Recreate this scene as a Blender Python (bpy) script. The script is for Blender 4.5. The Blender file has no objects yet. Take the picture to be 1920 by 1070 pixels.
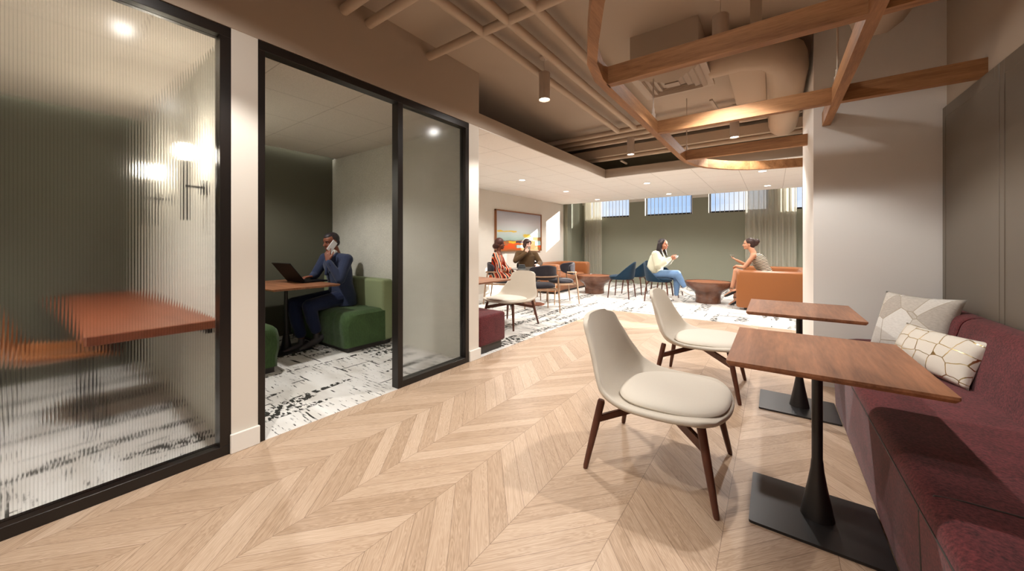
import bpy, bmesh, math, random
from mathutils import Vector, Matrix, Euler
random.seed(7)
PI = math.pi
SC = bpy.context.scene
COL = SC.collection

# ------------------------------------------------------------------ camera
cam = bpy.data.objects.new('camera', bpy.data.cameras.new('camera'))
COL.objects.link(cam)
cam.location = (0, 0, 1.2)
cam.rotation_euler = (PI / 2, 0, math.atan(490 / 675))
cam.data.sensor_width = 36
cam.data.lens = 675 / 1920 * 36
cam.data.shift_y = -76 / 1920
cam.data.clip_start = 0.02
SC.camera = cam

# ------------------------------------------------------------------ world, sun, exposure
W = bpy.data.worlds.new('sky'); SC.world = W; W.use_nodes = True
_nt = W.node_tree; _bg = _nt.nodes['Background']
_tc = _nt.nodes.new('ShaderNodeTexCoord'); _nz = _nt.nodes.new('ShaderNodeTexNoise'); _cr = _nt.nodes.new('ShaderNodeValToRGB')
_nz.inputs['Scale'].default_value = 5; _nz.inputs['Detail'].default_value = 6
_cr.color_ramp.elements[0].position = .42; _cr.color_ramp.elements[0].color = (.42, .62, .95, 1)
_cr.color_ramp.elements[1].position = .68; _cr.color_ramp.elements[1].color = (.95, .96, 1, 1)
_nt.links.new(_tc.outputs['Generated'], _nz.inputs['Vector']); _nt.links.new(_nz.outputs['Fac'], _cr.inputs['Fac'])
_nt.links.new(_cr.outputs['Color'], _bg.inputs['Color']); _bg.inputs['Strength'].default_value = .95
sun = bpy.data.objects.new('sun', bpy.data.lights.new('sun', 'SUN')); COL.objects.link(sun)
sun.data.energy = 14.0; sun.data.angle = .006; sun.data.color = (1, .95, .86)
sun.rotation_euler = Vector((-1.29, -1.0, -.45)).to_track_quat('-Z', 'Y').to_euler()
SC.view_settings.view_transform = 'Standard'; SC.view_settings.look = 'None'
SC.view_settings.exposure = 0.30; SC.view_settings.gamma = 1.0
SC.view_settings.use_curve_mapping = False
WARM = (1, .975, .938)
SPOT_W = 82.0          # pendant spots
GLOW_W = 11.0
DOWN_W = 112.0          # recessed downlights

# ------------------------------------------------------------------ node helpers
def lin(r, g, b):
    f = lambda c: c / 12.92 if c <= .04045 else ((c + .055) / 1.055) ** 2.4
    return (f(r / 255), f(g / 255), f(b / 255), 1)

class NB:
    def __init__(s, name, rough=.6, color=None, spec=.5, metal=0, **kw):
        s.m = bpy.data.materials.new(name); s.m.use_nodes = True
        s.t = s.m.node_tree; s.b = s.t.nodes['Principled BSDF']
        s.b.inputs['Roughness'].default_value = rough
        s.b.inputs['Specular IOR Level'].default_value = spec
        s.b.inputs['Metallic'].default_value = metal
        if color: s.b.inputs['Base Color'].default_value = color
        for k, v in kw.items(): s.b.inputs[k.replace('_', ' ')].default_value = v
    def n(s, ty, **kw):
        nd = s.t.nodes.new(ty)
        for k, v in kw.items(): setattr(nd, k, v)
        return nd
    def put(s, v, sock):
        if v is None: return
        if isinstance(v, bpy.types.NodeSocket): s.t.links.new(v, sock)
        else: sock.default_value = v
    def m_(s, op, a, b=None, c=None, clamp=False):
        nd = s.n('ShaderNodeMath', operation=op, use_clamp=clamp)
        for i, v in enumerate((a, b, c)):
            if v is not None: s.put(v, nd.inputs[i])
        return nd.outputs[0]
    def co(s, kind='Object'): return s.n('ShaderNodeTexCoord').outputs[kind]
    def xyz(s, v):
        nd = s.n('ShaderNodeSeparateXYZ'); s.put(v, nd.inputs[0]); return nd.outputs
    def vec(s, x=0.0, y=0.0, z=0.0):
        nd = s.n('ShaderNodeCombineXYZ')
        for i, v in enumerate((x, y, z)): s.put(v, nd.inputs[i])
        return nd.outputs[0]
    def scl(s, v, sc, loc=(0, 0, 0)):
        nd = s.n('ShaderNodeMapping'); s.put(v, nd.inputs[0]); nd.inputs['Scale'].default_value = sc
        nd.inputs['Location'].default_value = loc; return nd.outputs[0]
    def noise(s, v, scale=5, detail=3, rough=.5, dist=0):
        nd = s.n('ShaderNodeTexNoise'); s.put(v, nd.inputs['Vector'])
        nd.inputs['Scale'].default_value = scale; nd.inputs['Detail'].default_value = detail
        nd.inputs['Roughness'].default_value = rough; nd.inputs['Distortion'].default_value = dist
        return nd.outputs['Fac']
    def ramp(s, v, stops, interp='LINEAR'):
        nd = s.n('ShaderNodeValToRGB'); s.put(v, nd.inputs[0]); r = nd.color_ramp; r.interpolation = interp
        while len(r.elements) < len(stops): r.elements.new(.5)
        for e, (p, c) in zip(r.elements, stops):
            e.position = p; e.color = c if len(c) == 4 else (*c, 1)
        return nd.outputs[0]
    def mix(s, f, a, b):
        nd = s.n('ShaderNodeMix', data_type='RGBA'); s.put(f, nd.inputs[0]); s.put(a, nd.inputs[6]); s.put(b, nd.inputs[7])
        return nd.outputs[2]
    def step(s, v, lo, hi):          # smoothstep-like 0..1
        nd = s.n('ShaderNodeMapRange'); s.put(v, nd.inputs[0])
        nd.inputs[1].default_value = lo; nd.inputs[2].default_value = hi
        return nd.outputs[0]
    def bump(s, v, strength=.3, dist=.01):
        nd = s.n('ShaderNodeBump'); s.put(v, nd.inputs['Height']); nd.inputs['Strength'].default_value = strength
        nd.inputs['Distance'].default_value = dist; s.t.links.new(nd.outputs[0], s.b.inputs['Normal'])
    def base(s, v): s.put(v, s.b.inputs['Base Color'])
    def tint(s, f, c, lo=.8, hi=1.15):   # colour modulated by a factor
        a = tuple(x * lo for x in c[:3]) + (1,); b = tuple(min(1, x * hi) for x in c[:3]) + (1,)
        s.base(s.mix(f, a, b))

def paint(name, c, rough=.7, sc=60, amt=.05):
    k = NB(name, rough, c, .3); f = k.noise(k.co(), sc, 2); k.bump(f, .04, .002); k.tint(k.noise(k.co(), 1.3, 2), c, 1 - amt, 1 + amt); return k.m
def plain(name, c, rough=.5, metal=0, spec=.5):
    k = NB(name, rough, c, spec, metal); k.tint(k.noise(k.co(), 3, 2), c, .95, 1.05); return k.m
def fabric(name, c, sc=260, lo=.7, hi=1.3, rough=.9, b=.25, stretch=(1, 1, 1), big=0):
    k = NB(name, rough, c, .15); k.b.inputs['Sheen Weight'].default_value = .15
    v = k.scl(k.co(), stretch); f = k.noise(v, sc, 4, .65); g = k.step(f, .3, .7)
    if big: g = k.m_('ADD', k.m_('MULTIPLY', g, 1 - big), k.m_('MULTIPLY', k.step(k.noise(k.co(), 9, 3), .3, .7), big))
    k.tint(g, c, lo, hi); k.bump(f, b, .002); return k.m
def wood(name, c1, c2, axis=0, sc=9, rough=.4, fine=90, dist=1.5, spec=.4):
    k = NB(name, rough, c1, spec); s = [1, 1, 1]; s[axis] = .09; v = k.scl(k.co(), tuple(s))
    a = k.noise(v, sc, 5, .6, dist); f = k.noise(v, fine, 3, .7)
    w = k.m_('ADD', k.m_('MULTIPLY', k.step(a, .3, .7), .65), k.m_('MULTIPLY', k.step(f, .3, .7), .35))
    k.base(k.mix(w, c1, c2)); k.bump(f, .06, .001); return k.m
def emit(name, c, s):
    k = NB(name, .5, (0, 0, 0, 1)); k.b.inputs['Emission Color'].default_value = (*c[:3], 1); k.b.inputs['Emission Strength'].default_value = s; return k.m

# ------------------------------------------------------------------ materials
M = {}
M['wall'] = paint('wall_paint', lin(222, 214, 202))
M['white'] = paint('white_paint', lin(236, 231, 222))
M['grey_wall'] = paint('grey_wall_paint', lin(238, 234, 228))
M['ceil'] = paint('ceiling_paint', lin(174, 157, 140), .8)
M['pipe'] = paint('pipe_paint', lin(184, 163, 142), .6)
M['green'] = paint('olive_wall_paint', lin(142, 142, 125))
M['booth_green'] = paint('dark_olive_wallcovering', lin(88, 86, 72))
M['panel'] = plain('taupe_panel', lin(108, 98, 86), .45)
M['black'] = plain('black_metal', lin(38, 33, 30), .28, .3)
M['blackm'] = plain('matte_black_metal', lin(42, 39, 38), .33, .2)
M['plinth'] = plain('dark_plinth', lin(58, 52, 48), .5)
M['maroon'] = fabric('maroon_wool_felt', lin(90, 38, 40), 100, .15, 2.0, .95, .35, (1, 1, 1), .25)
M['cream'] = fabric('cream_leather', lin(198, 187, 171), 420, .93, 1.05, .55, .15)
M['cream_pad'] = fabric('cream_cushion_leather', lin(210, 200, 185), 420, .95, 1.04, .55, .12)
M['green_seat'] = fabric('green_velvet', lin(62, 84, 48), 30, .7, 1.3, .7, .1, (1, 2.5, 1), .4)
M['green_back'] = fabric('light_green_weave', lin(140, 150, 112), 200, .55, 1.4, .9, .3, (1, 1, 3))
M['felt'] = fabric('pale_felt_panel', lin(208, 205, 193), 60, .82, 1.15, .95, .2, (1, 1, 1), .2)
M['char'] = fabric('charcoal_boucle', lin(52, 49, 54), 200, .6, 1.5, .95, .35, (1, 1, 3))
M['navy'] = fabric('navy_ribbed_fabric', lin(25, 48, 66), 160, .75, 1.25, .85, .2, (3, 3, .4))
M['orange'] = fabric('cognac_leather', lin(148, 88, 42), 220, .82, 1.12, .42, .12)
M['orange'].node_tree.nodes['Principled BSDF'].inputs['Specular IOR Level'].default_value = .45
M['walnut_top'] = wood('walnut_table_top', lin(104, 64, 42), lin(184, 126, 90), 1, 10, .36, 70, .8)
M['walnut'] = wood('walnut_leg', lin(72, 38, 26), lin(104, 60, 42), 2, 12, .38)
M['batten'] = wood('oiled_oak_batten', lin(118, 78, 46), lin(186, 134, 88), 1, 16, .6, 130, .6)
M['batten_x'] = wood('oiled_oak_crossbar', lin(118, 78, 46), lin(186, 134, 88), 0, 16, .6, 130, .6)
M['oak'] = wood('oak_leg', lin(146, 114, 88), lin(180, 148, 120), 2, 12, .5)
M['drum'] = wood('turned_walnut', lin(84, 52, 38), lin(134, 92, 72), 0, 10, .22, 60, .8, .6)
M['drum_top'] = wood('walnut_inset_top', lin(120, 68, 42), lin(164, 104, 68), 0, 14, .35)
M['frame_wood'] = wood('picture_frame_wood', lin(120, 74, 42), lin(160, 106, 66), 2, 12, .45)
M['booth_table'] = wood('red_walnut_table', lin(120, 62, 40), lin(152, 88, 60), 0, 10, .4)
M['marble'] = plain('smoked_glass_top', lin(120, 120, 116), .06, 0, .9)
M['copper'] = plain('copper_disc_base', lin(128, 78, 60), .3, .4)
M['plate'] = plain('white_plastic', lin(225, 222, 216), .4)
M['fixture'] = plain('taupe_painted_metal', lin(190, 172, 156), .5)
M['vent'] = plain('vent_painted_metal', lin(176, 158, 140), .5)
M['lens'] = emit('lamp_lens', (1, .95, .88), 9)
M['cove'] = emit('cove_led', (1, 1, .93), 4)
M['globe'] = emit('sconce_globe', (1, .90, .74), 75)
M['laptop'] = plain('dark_laptop_shell', lin(20, 18, 19), .55, .0, .2)
M['phone'] = plain('white_phone', lin(225, 225, 226), .3)
M['porcelain'] = plain('white_porcelain', lin(235, 232, 226), .2)
M['glaze'] = plain('sage_glazed_cup', lin(150, 152, 138), .25)
M['book'] = plain('dark_book_cover', lin(52, 54, 54), .5)
M['clay'] = fabric('tan_leather_bag', lin(196, 120, 84), 120, .8, 1.2, .5, .1)

def mat_woodfloor():
    k = NB('chevron_oak_floor', .38, None, .4); P = k.xyz(k.co()); x, y = P[0], P[1]
    Wd, Sl, Pt = .3745, 1.15, .124
    pp = k.m_('PINGPONG', k.m_('ADD', x, 1.6695 + 30 * Wd * 2 / 2 * 2), Wd)
    colid = k.m_('FLOOR', k.m_('DIVIDE', k.m_('ADD', x, 1.6695), Wd))
    sgn = k.m_('SUBTRACT', 1, k.m_('MULTIPLY', 2, k.m_('FLOORED_MODULO', colid, 2)))
    v = k.m_('DIVIDE', k.m_('SUBTRACT', y, k.m_('MULTIPLY', pp, Sl)), Pt)
    idx = k.m_('FLOOR', v); fr = k.m_('FRACT', v)
    wn = k.n('ShaderNodeTexWhiteNoise', noise_dimensions='2D'); k.put(k.vec(colid, idx), wn.inputs['Vector']); rnd = wn.outputs['Value']
    along = k.m_('ADD', x, k.m_('MULTIPLY', k.m_('MULTIPLY', sgn, Sl), y))
    gv = k.vec(k.m_('MULTIPLY', along, .35), k.m_('MULTIPLY', v, .55), k.m_('MULTIPLY', rnd, 37))
    gr = k.noise(gv, 3.2, 3, .5, 1.6); rings = k.m_('FRACT', k.m_('MULTIPLY', gr, 14))
    rings = k.step(k.m_('ABSOLUTE', k.m_('SUBTRACT', rings, .5)), .0, .5)
    fv = k.vec(k.m_('MULTIPLY', along, .9), k.m_('MULTIPLY', v, 4.5), k.m_('MULTIPLY', rnd, 11)); fine = k.noise(fv, 5, 3, .6)
    g = k.m_('ADD', k.m_('MULTIPLY', rings, .30), k.m_('ADD', k.m_('MULTIPLY', k.step(fine, .3, .7), .38), k.m_('MULTIPLY', rnd, .36)))
    c = k.ramp(g, [(.10, lin(158, 130, 104)), (.5, lin(188, 160, 134)), (.95, lin(210, 185, 161))])
    e = k.m_('MINIMUM', fr, k.m_('SUBTRACT', 1, fr))
    e2 = k.m_('MINIMUM', pp, k.m_('SUBTRACT', Wd, pp))
    gap = k.m_('MAXIMUM', k.m_('LESS_THAN', e, .012), k.m_('LESS_THAN', e2, .0011))
    k.base(k.mix(k.m_('MULTIPLY', gap, .7), c, lin(105, 80, 62)))
    k.bump(k.m_('SUBTRACT', k.m_('MULTIPLY', fine, .2), gap), .12, .002); k.put(k.m_('ADD', .33, k.m_('MULTIPLY', fine, .12)), k.b.inputs['Roughness']); return k.m
M['floor'] = mat_woodfloor()

def mat_carpet():
    k = NB('patterned_carpet', .95, None, .1); co = k.co(); P = k.xyz(co); x, y = P[0], P[1]
    th = lambda v, a, b: k.step(v, a, b)
    pile = k.noise(co, 220, 3)
    # thin broken threads running across (X)
    a = k.noise(k.scl(co, (6.5, 58, 1)), 1.0, 4, .6); am = k.noise(k.scl(co, (1.0, 1.6, 1), (3, 1, 0)), 1.6, 2)
    br = k.noise(k.scl(co, (30, 60, 1)), 1.0, 2)
    t1 = k.m_('MULTIPLY', th(a, .60, .615), k.m_('MULTIPLY', th(am, .42, .46), th(br, .36, .42)))
    # heavy blotch rows running along Y
    row = k.noise(k.scl(co, (5.5, .7, 1), (0, 4, 0)), 1.0, 1); bl = k.noise(k.scl(co, (15, 26, 1)), 1.0, 3, .6)
    t2 = k.m_('MULTIPLY', th(row, .57, .585), th(bl, .49, .51))
    # long dark bars across with ragged ends
    bb = k.noise(k.scl(co, (.9, 9, 1), (7, 2, 0)), 1.0, 1); rg = k.noise(k.scl(co, (5, 42, 1)), 1.0, 3)
    t3 = k.m_('MULTIPLY', th(bb, .70, .71), th(rg, .44, .48))
    # thin outlines of irregular blocks
    nd = k.n('ShaderNodeTexBrick'); k.put(k.n('ShaderNodeVectorMath', operation='ADD').outputs[0], nd.inputs['Vector'])
    va = nd.inputs['Vector'].links[0].from_node; wob = k.n('ShaderNodeTexNoise'); k.put(co, wob.inputs['Vector']); wob.inputs['Scale'].default_value = 5
    sc = k.n('ShaderNodeVectorMath', operation='SCALE'); k.put(wob.outputs['Color'], sc.inputs[0]); sc.inputs['Scale'].default_value = .05
    k.put(co, va.inputs[0]); k.put(sc.outputs[0], va.inputs[1])
    nd.inputs['Scale'].default_value = 1; nd.inputs['Brick Width'].default_value = .61; nd.inputs['Row Height'].default_value = .31
    nd.inputs['Mortar Size'].default_value = .006; nd.inputs['Mortar Smooth'].default_value = 0
    lm = k.noise(k.scl(co, (2.5, 2.5, 1), (9, 9, 0)), 1.0, 3)
    t4 = k.m_('MULTIPLY', nd.outputs['Fac'], th(lm, .50, .54))
    dark = k.m_('MAXIMUM', k.m_('MAXIMUM', t1, t2), k.m_('MAXIMUM', t3, t4))
    tone = k.noise(k.scl(co, (1.5, 5, 1)), 1.2, 3)
    light = k.mix(k.step(tone, .35, .6), lin(214, 209, 201), lin(236, 233, 228))
    light = k.mix(k.m_('MULTIPLY', pile, .25), light, lin(180, 175, 168))
    dk = k.mix(pile, lin(30, 30, 27), lin(78, 76, 70))
    k.base(k.mix(dark, light, dk)); k.bump(pile, .4, .004); return k.m
M['carpet'] = mat_carpet()

def mat_tile(name, c, px, py, ox, oy, speck=.1):
    k = NB(name, .9, c, .2); co = k.co(); P = k.xyz(co)
    def ln(v, p, o):
        f = k.m_('FRACT', k.m_('DIVIDE', k.m_('ADD', v, o + 100 * p), p)); return k.m_('MULTIPLY', k.m_('MINIMUM', f, k.m_('SUBTRACT', 1, f)), p)
    d = k.m_('MINIMUM', ln(P[0], px, ox), ln(P[1], py, oy)); g = k.m_('LESS_THAN', d, .0035)
    sp = k.noise(co, 130, 3, .7); s2 = k.m_('MULTIPLY', k.step(sp, .35, .7), speck)
    base = k.mix(s2, c, lin(120, 110, 98)); k.base(k.mix(k.m_('MULTIPLY', g, .45), base, lin(130, 118, 105)))
    k.bump(k.m_('SUBTRACT', k.m_('MULTIPLY', sp, .5), g), .15, .003); return k.m
M['tile'] = mat_tile('lounge_ceiling_tile', lin(250, 246, 240), .633, .633, 1.101 - .0, .06)
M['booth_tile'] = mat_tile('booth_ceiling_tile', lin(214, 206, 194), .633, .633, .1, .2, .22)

def mat_glass(name, rough, ior=1.35, tint=(1, 1, 1)):
    k = NB(name, rough, (*tint, 1), .5); k.b.inputs['Transmission Weight'].default_value = 1; k.b.inputs['IOR'].default_value = ior; return k.m
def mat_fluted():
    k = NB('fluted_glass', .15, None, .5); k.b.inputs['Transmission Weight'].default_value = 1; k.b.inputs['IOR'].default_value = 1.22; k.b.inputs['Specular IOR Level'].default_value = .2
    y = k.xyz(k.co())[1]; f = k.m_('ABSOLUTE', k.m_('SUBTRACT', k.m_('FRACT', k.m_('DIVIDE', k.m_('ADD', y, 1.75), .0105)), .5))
    k.base(k.mix(k.step(f, .30, .5), (1, 1, 1, 1), (.80, .80, .78, 1))); return k.m  # flute valleys darkened in the glass colour, standing in for their shade
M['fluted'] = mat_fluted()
def mat_pane():
    k = NB('window_pane'); t = k.t; tr = k.n('ShaderNodeBsdfTransparent'); gl = k.n('ShaderNodeBsdfGlossy'); mx = k.n('ShaderNodeMixShader')
    gl.inputs['Roughness'].default_value = .02; mx.inputs[0].default_value = .06
    t.links.new(tr.outputs[0], mx.inputs[1]); t.links.new(gl.outputs[0], mx.inputs[2]); t.links.new(mx.outputs[0], t.nodes['Material Output'].inputs[0]); return k.m
M['pane'] = mat_pane()
def mat_sheer():
    k = NB('sheer_curtain', .9, lin(226, 221, 206)); t = k.t; tr = k.n('ShaderNodeBsdfTransparent'); mx = k.n('ShaderNodeMixShader'); tl = k.n('ShaderNodeBsdfTranslucent'); m2 = k.n('ShaderNodeMixShader')
    tl.inputs[0].default_value = lin(226, 220, 204); m2.inputs[0].default_value = .4
    t.links.new(k.b.outputs[0], m2.inputs[1]); t.links.new(tl.outputs[0], m2.inputs[2])
    w = k.noise(k.scl(k.co(), (300, 300, 300)), 1, 1); k.put(k.m_('ADD', .66, k.m_('MULTIPLY', w, .2)), mx.inputs[0])
    t.links.new(tr.outputs[0], mx.inputs[1]); t.links.new(m2.outputs[0], mx.inputs[2]); t.links.new(mx.outputs[0], t.nodes['Material Output'].inputs[0]); return k.m
M['sheer'] = mat_sheer()

# ------------------------------------------------------------------ mesh helpers
def B(): return bmesh.new()
def box(bm, x0, x1, y0, y1, z0, z1, bev=0, seg=3):
    r = bmesh.ops.create_cube(bm, size=1); vs = r['verts']
    for v in vs:
        v.co = Vector(((x0 + x1) / 2 + v.co.x * (x1 - x0), (y0 + y1) / 2 + v.co.y * (y1 - y0), (z0 + z1) / 2 + v.co.z * (z1 - z0)))
    if bev:
        es = list({e for v in vs for e in v.link_edges})
        bmesh.ops.bevel(bm, geom=es, offset=bev, segments=seg, profile=.5, affect='EDGES')
    return bm
def ring(bm, c, ax, n, r, up=None, r2=None):
    ax = ax.normalized(); u = up or (Vector((0, 0, 1)) if abs(ax.z) < .9 else Vector((1, 0, 0)))
    a = ax.cross(u).normalized(); b = a.cross(ax).normalized() if False else ax.cross(a).normalized()
    return [bm.verts.new(c + a * math.cos(2 * PI * i / n) * r + b * math.sin(2 * PI * i / n) * (r2 or r)) for i in range(n)]
def skin_rings(bm, rs, cap=True):
    for p, q in zip(rs, rs[1:]):
        n = len(p)
        for i in range(n): bm.faces.new((p[i], p[(i + 1) % n], q[(i + 1) % n], q[i]))
    if cap:
        bm.faces.new(list(reversed(rs[0]))); bm.faces.new(rs[-1])
def tube(bm, pts, r, n=12, cap=True):
    pts = [Vector(p) for p in pts]; rr = r if isinstance(r, (list, tuple)) else [r] * len(pts); rs = []
    for i, p in enumerate(pts):
        d = (pts[min(i + 1, len(pts) - 1)] - pts[max(i - 1, 0)])
        rs.append(ring(bm, p, d, n, rr[i]))
    skin_rings(bm, rs, cap); return bm
def cyl(bm, p0, p1, r0, r1=None, n=20): return tube(bm, [p0, p1], [r0, r1 if r1 is not None else r0], n)
def lathe(bm, prof, n=48, c=(0, 0, 0)):
    rs = []
    for r, z in prof: rs.append([bm.verts.new((c[0] + r * math.cos(2 * PI * i / n), c[1] + r * math.sin(2 * PI * i / n), c[2] + z)) for i in range(n)])
    skin_rings(bm, rs); return bm
def bar(bm, p0, p1, w, h, up=(0, 0, 1), bev=0):
    p0, p1 = Vector(p0), Vector(p1); d = (p1 - p0); L = d.length; x = d.normalized(); y = Vector(up).cross(x).normalized(); z = x.cross(y)
    r = bmesh.ops.create_cube(bm, size=1)
    for v in r['verts']: v.co = (p0 + p1) / 2 + x * v.co.x * L + y * v.co.y * w + z * v.co.z * h
    if bev: bmesh.ops.bevel(bm, geom=list({e for v in r['verts'] for e in v.link_edges}), offset=bev, segments=2, affect='EDGES')
    return bm
def prism(bm, outline, z0, z1):
    a = [bm.verts.new((x, y, z0)) for x, y in outline]; b = [bm.verts.new((x, y, z1)) for x, y in outline]
    skin_rings(bm, [a, b]); return bm
def rrect(x0, x1, y0, y1, r, n=5):
    o = []
    for cx, cy, a0 in ((x1 - r, y1 - r, 0), (x0 + r, y1 - r, 90), (x0 + r, y0 + r, 180), (x1 - r, y0 + r, 270)):
        for i in range(n + 1):
            a = math.radians(a0 + 90 * i / n); o.append((cx + r * math.cos(a), cy + r * math.sin(a)))
    return o
def obj(name, bm, mat, parent=None, smooth=False, auto=True):
    me = bpy.data.meshes.new(name); bmesh.ops.recalc_face_normals(bm, faces=bm.faces); bm.to_mesh(me); bm.free()
    o = bpy.data.objects.new(name, me); COL.objects.link(o); me.materials.append(M[mat] if isinstance(mat, str) else mat)
    if parent: o.parent = parent
    if smooth:
        me.shade_smooth()
        if auto: me.set_sharp_from_angle(angle=math.radians(40))
    return o
def tag(o, label, cat, group=None, kind=None):
    o['label'] = label; o['category'] = cat
    if group: o['group'] = group
    if kind: o['kind'] = kind
    return o
def thing(name, label, cat, loc=(0, 0, 0), rot=0, group=None):
    o = bpy.data.objects.new(name, None); COL.objects.link(o); o.location = loc; o.rotation_euler = (0, 0, rot); o.empty_display_size = .1
    return tag(o, label, cat, group)
def struct(name, bm, mat, parent=None, smooth=False, label=None):
    o = obj(name, bm, mat, parent, smooth)
    if not parent: o['kind'] = 'structure'
    if label: o['label'] = label
    return o
def dup(root, loc, rot=None, label=None, group=None):
    def cp(o, par):
        c = o.copy(); COL.objects.link(c)
        if par: c.parent = par
        for ch in list(o.children): cp(ch, c)
        return c
    r = cp(root, None); r.location = loc
    if rot is not None: r.rotation_euler = (0, 0, rot)
    if label: r['label'] = label
    if group: r['group'] = group
    return r
def light(name, kind, loc, energy, parent=None, color=WARM, **kw):
    l = bpy.data.lights.new(name, kind); l.energy = energy; l.color = color
    for k, v in kw.items(): setattr(l, k, v)
    o = bpy.data.objects.new(name, l); COL.objects.link(o); o.location = loc
    if parent: o.parent = parent
    return o

# ================================================================== SETTING
XW, XL, XR, YG = -2.53, -5.27, 1.037, 11.35
struct('floor', box(B(), XW, XR + .1, -3, 6.44, -.1, 0), 'floor')
bm = B(); box(bm, XL - .1, XW, -3, 6.44, -.1, 0); box(bm, XL - .1, 7.3, 6.44, YG + .3, -.1, 0); box(bm, XR + .1, 7.3, 5.3, 6.44, -.1, 0)
struct('floor', bm, 'carpet')
CH = 3.02
struct('ceiling', box(B(), XL - .1, 7.3, -3, 7.1, CH, CH + .1), 'ceil')
bm = B(); box(bm, XL, XW - .02, 2.884, 6.46, 2.45, 2.47); box(bm, XL, 7.2, 6.46, 9.97, 2.45, 2.47)
struct('ceiling', bm, 'tile')
# drywall lip around the opening in the dropped ceiling
bm = B(); box(bm, XW - .02, XW, 2.884, 6.46, 2.445, 2.60); box(bm, XW, 7.2, 6.44, 6.46, 2.445, 2.60)
box(bm, XL, 7.2, 9.95, 9.97, 2.47, 3.12)
struct('trim_1', bm, M['ceil'])
bm = B(); box(bm, XW - .006, XW + .004, 2.884, 6.44, 2.436, 2.446); box(bm, XW, 7.2, 6.434, 6.444, 2.436, 2.446)
struct('trim_2', bm, 'white')
struct('wall_plenum', box(B(), XL, 7.2, 6.9, 7.0, 2.47, CH), 'green')
struct('ceiling', box(B(), XL - .1, 7.3, 9.95, YG + .3, 3.12, 3.2), 'white')
# walls
struct('wall_left', box(B(), XL - .1, XL, 2.8, 9.97, 0, 3.12), 'wall')
struct('wall_left', box(B(), XL - .1, XL, 9.97, YG, 0, 3.12), 'green')
struct('wall_left', box(B(), XL, XL + .12, 10.02, 10.3, 0, 3.12), 'green')
struct('wall_booth', box(B(), XL, XW - .005, 2.755, 2.884, 0, 2.45), 'wall')
struct('wall_header', box(B(), XW - .13, XW + .004, -3, 2.884, 2.45, CH), 'wall')
M['header'] = M['ceil']
bpy.data.objects['wall_header'].data.materials[0] = M['ceil']  # brown ceiling paint stands in for shade on the header
struct('wall_pier', box(B(), XW - .12, XW, .728, .862, 0, 2.45), 'wall')
struct('wall_pier', box(B(), XW - .12, XW, 2.732, 2.884, 0, 2.45), 'wall')
struct('baseboard_left', box(B(), XW, XW + .018, .722, .868, 0, .11, .003, 1), 'white')
bm = B(); box(bm, XW, XW + .018, 2.732, 2.902, 0, .11, .003, 1); box(bm, XW - .12, XW, 2.884, 2.902, 0, .11, .003, 1)
struct('baseboard_left', bm, 'white')
struct('baseboard_left', box(B(), XL, XL + .015, 2.9, 9.97, 0, .11), 'white')
struct('wall_right', box(B(), XR, XR + .1, -3, 4.04, 0, CH), 'ceil')  # browner ceiling paint puts the upper wall's shade into its colour
bm = B()
for y0, y1 in ((3.206, 4.03), (2.366, 3.2), (1.526, 2.36), (.686, 1.52), (-.154, .68), (-1.0, -.16)):
    box(bm, XR - .02, XR, y0, y1, .02, 2.215, .008, 2)
box(bm, XR - .012, XR, -1.0, 4.04, 0, 2.2)
struct('trim_3', bm, 'panel')
bm = B()
for y0, y1 in ((3.206, 4.03), (2.366, 3.2), (1.526, 2.36), (.686, 1.52), (-.154, .68)):
    box(bm, XR - .023, XR - .018, y0, y0 + .05, .02, 2.21, .002, 1); box(bm, XR - .023, XR - .018, y1 - .05, y1, .02, 2.21, .002, 1); box(bm, XR - .023, XR - .018, y0 + .05, y1 - .05, 2.13, 2.21, .002, 1)
struct('trim_4', bm, 'panel')
struct('wall_stub', box(B(), .28, 1.3, 4.04, 5.43, 0, CH), 'grey_wall')
struct('wall_near_lounge', box(B(), 1.3, 7.3, 5.33, 5.43, 0, 3.12), 'wall')
struct('wall_far_right', box(B(), 7.2, 7.3, 5.43, YG, 0, 3.12), 'wall')
struct('wall_behind', box(B(), -5.4, 1.2, -3.1, -3, 0, CH), 'wall')

# window wall with openings
WIN = [(-4.95, -3.67, 2.09, 3.08), (-3.2, -1.87, 2.09, 3.08), (-1.47, -.1, 2.09, 3.08), (.3, 1.6, 2.09, 3.08), (2.05, 3.35, 2.09, 3.08), (5.3, 6.6, 2.56, 2.86)]  # last one: unseen slit, shaped to throw the sun strip on the wood
bm = B(); box(bm, XL - .1, 7.3, YG, YG + .22, 0, 2.09)
struct('wall_back', bm, 'green')
bm = B(); xs = [XL - .1] + [v for w in WIN for v in w[:2]] + [7.3]
for i in range(0, len(xs), 2): box(bm, xs[i], xs[i + 1], YG, YG + .22, 2.09, 2.54)
struct('wall_back', bm, 'green')
bm = B()
for i in range(0, len(xs), 2): box(bm, xs[i], xs[i + 1], YG - .01, YG + .22, 2.54, 3.12)
box(bm, XL, 7.3, YG, YG + .22, 3.08, 3.12); box(bm, 5.3, 6.6, YG, YG + .22, 2.09, 2.56); box(bm, 5.3, 6.6, YG, YG + .22, 2.86, 3.1)
struct('wall_back', bm, 'wall')
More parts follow.
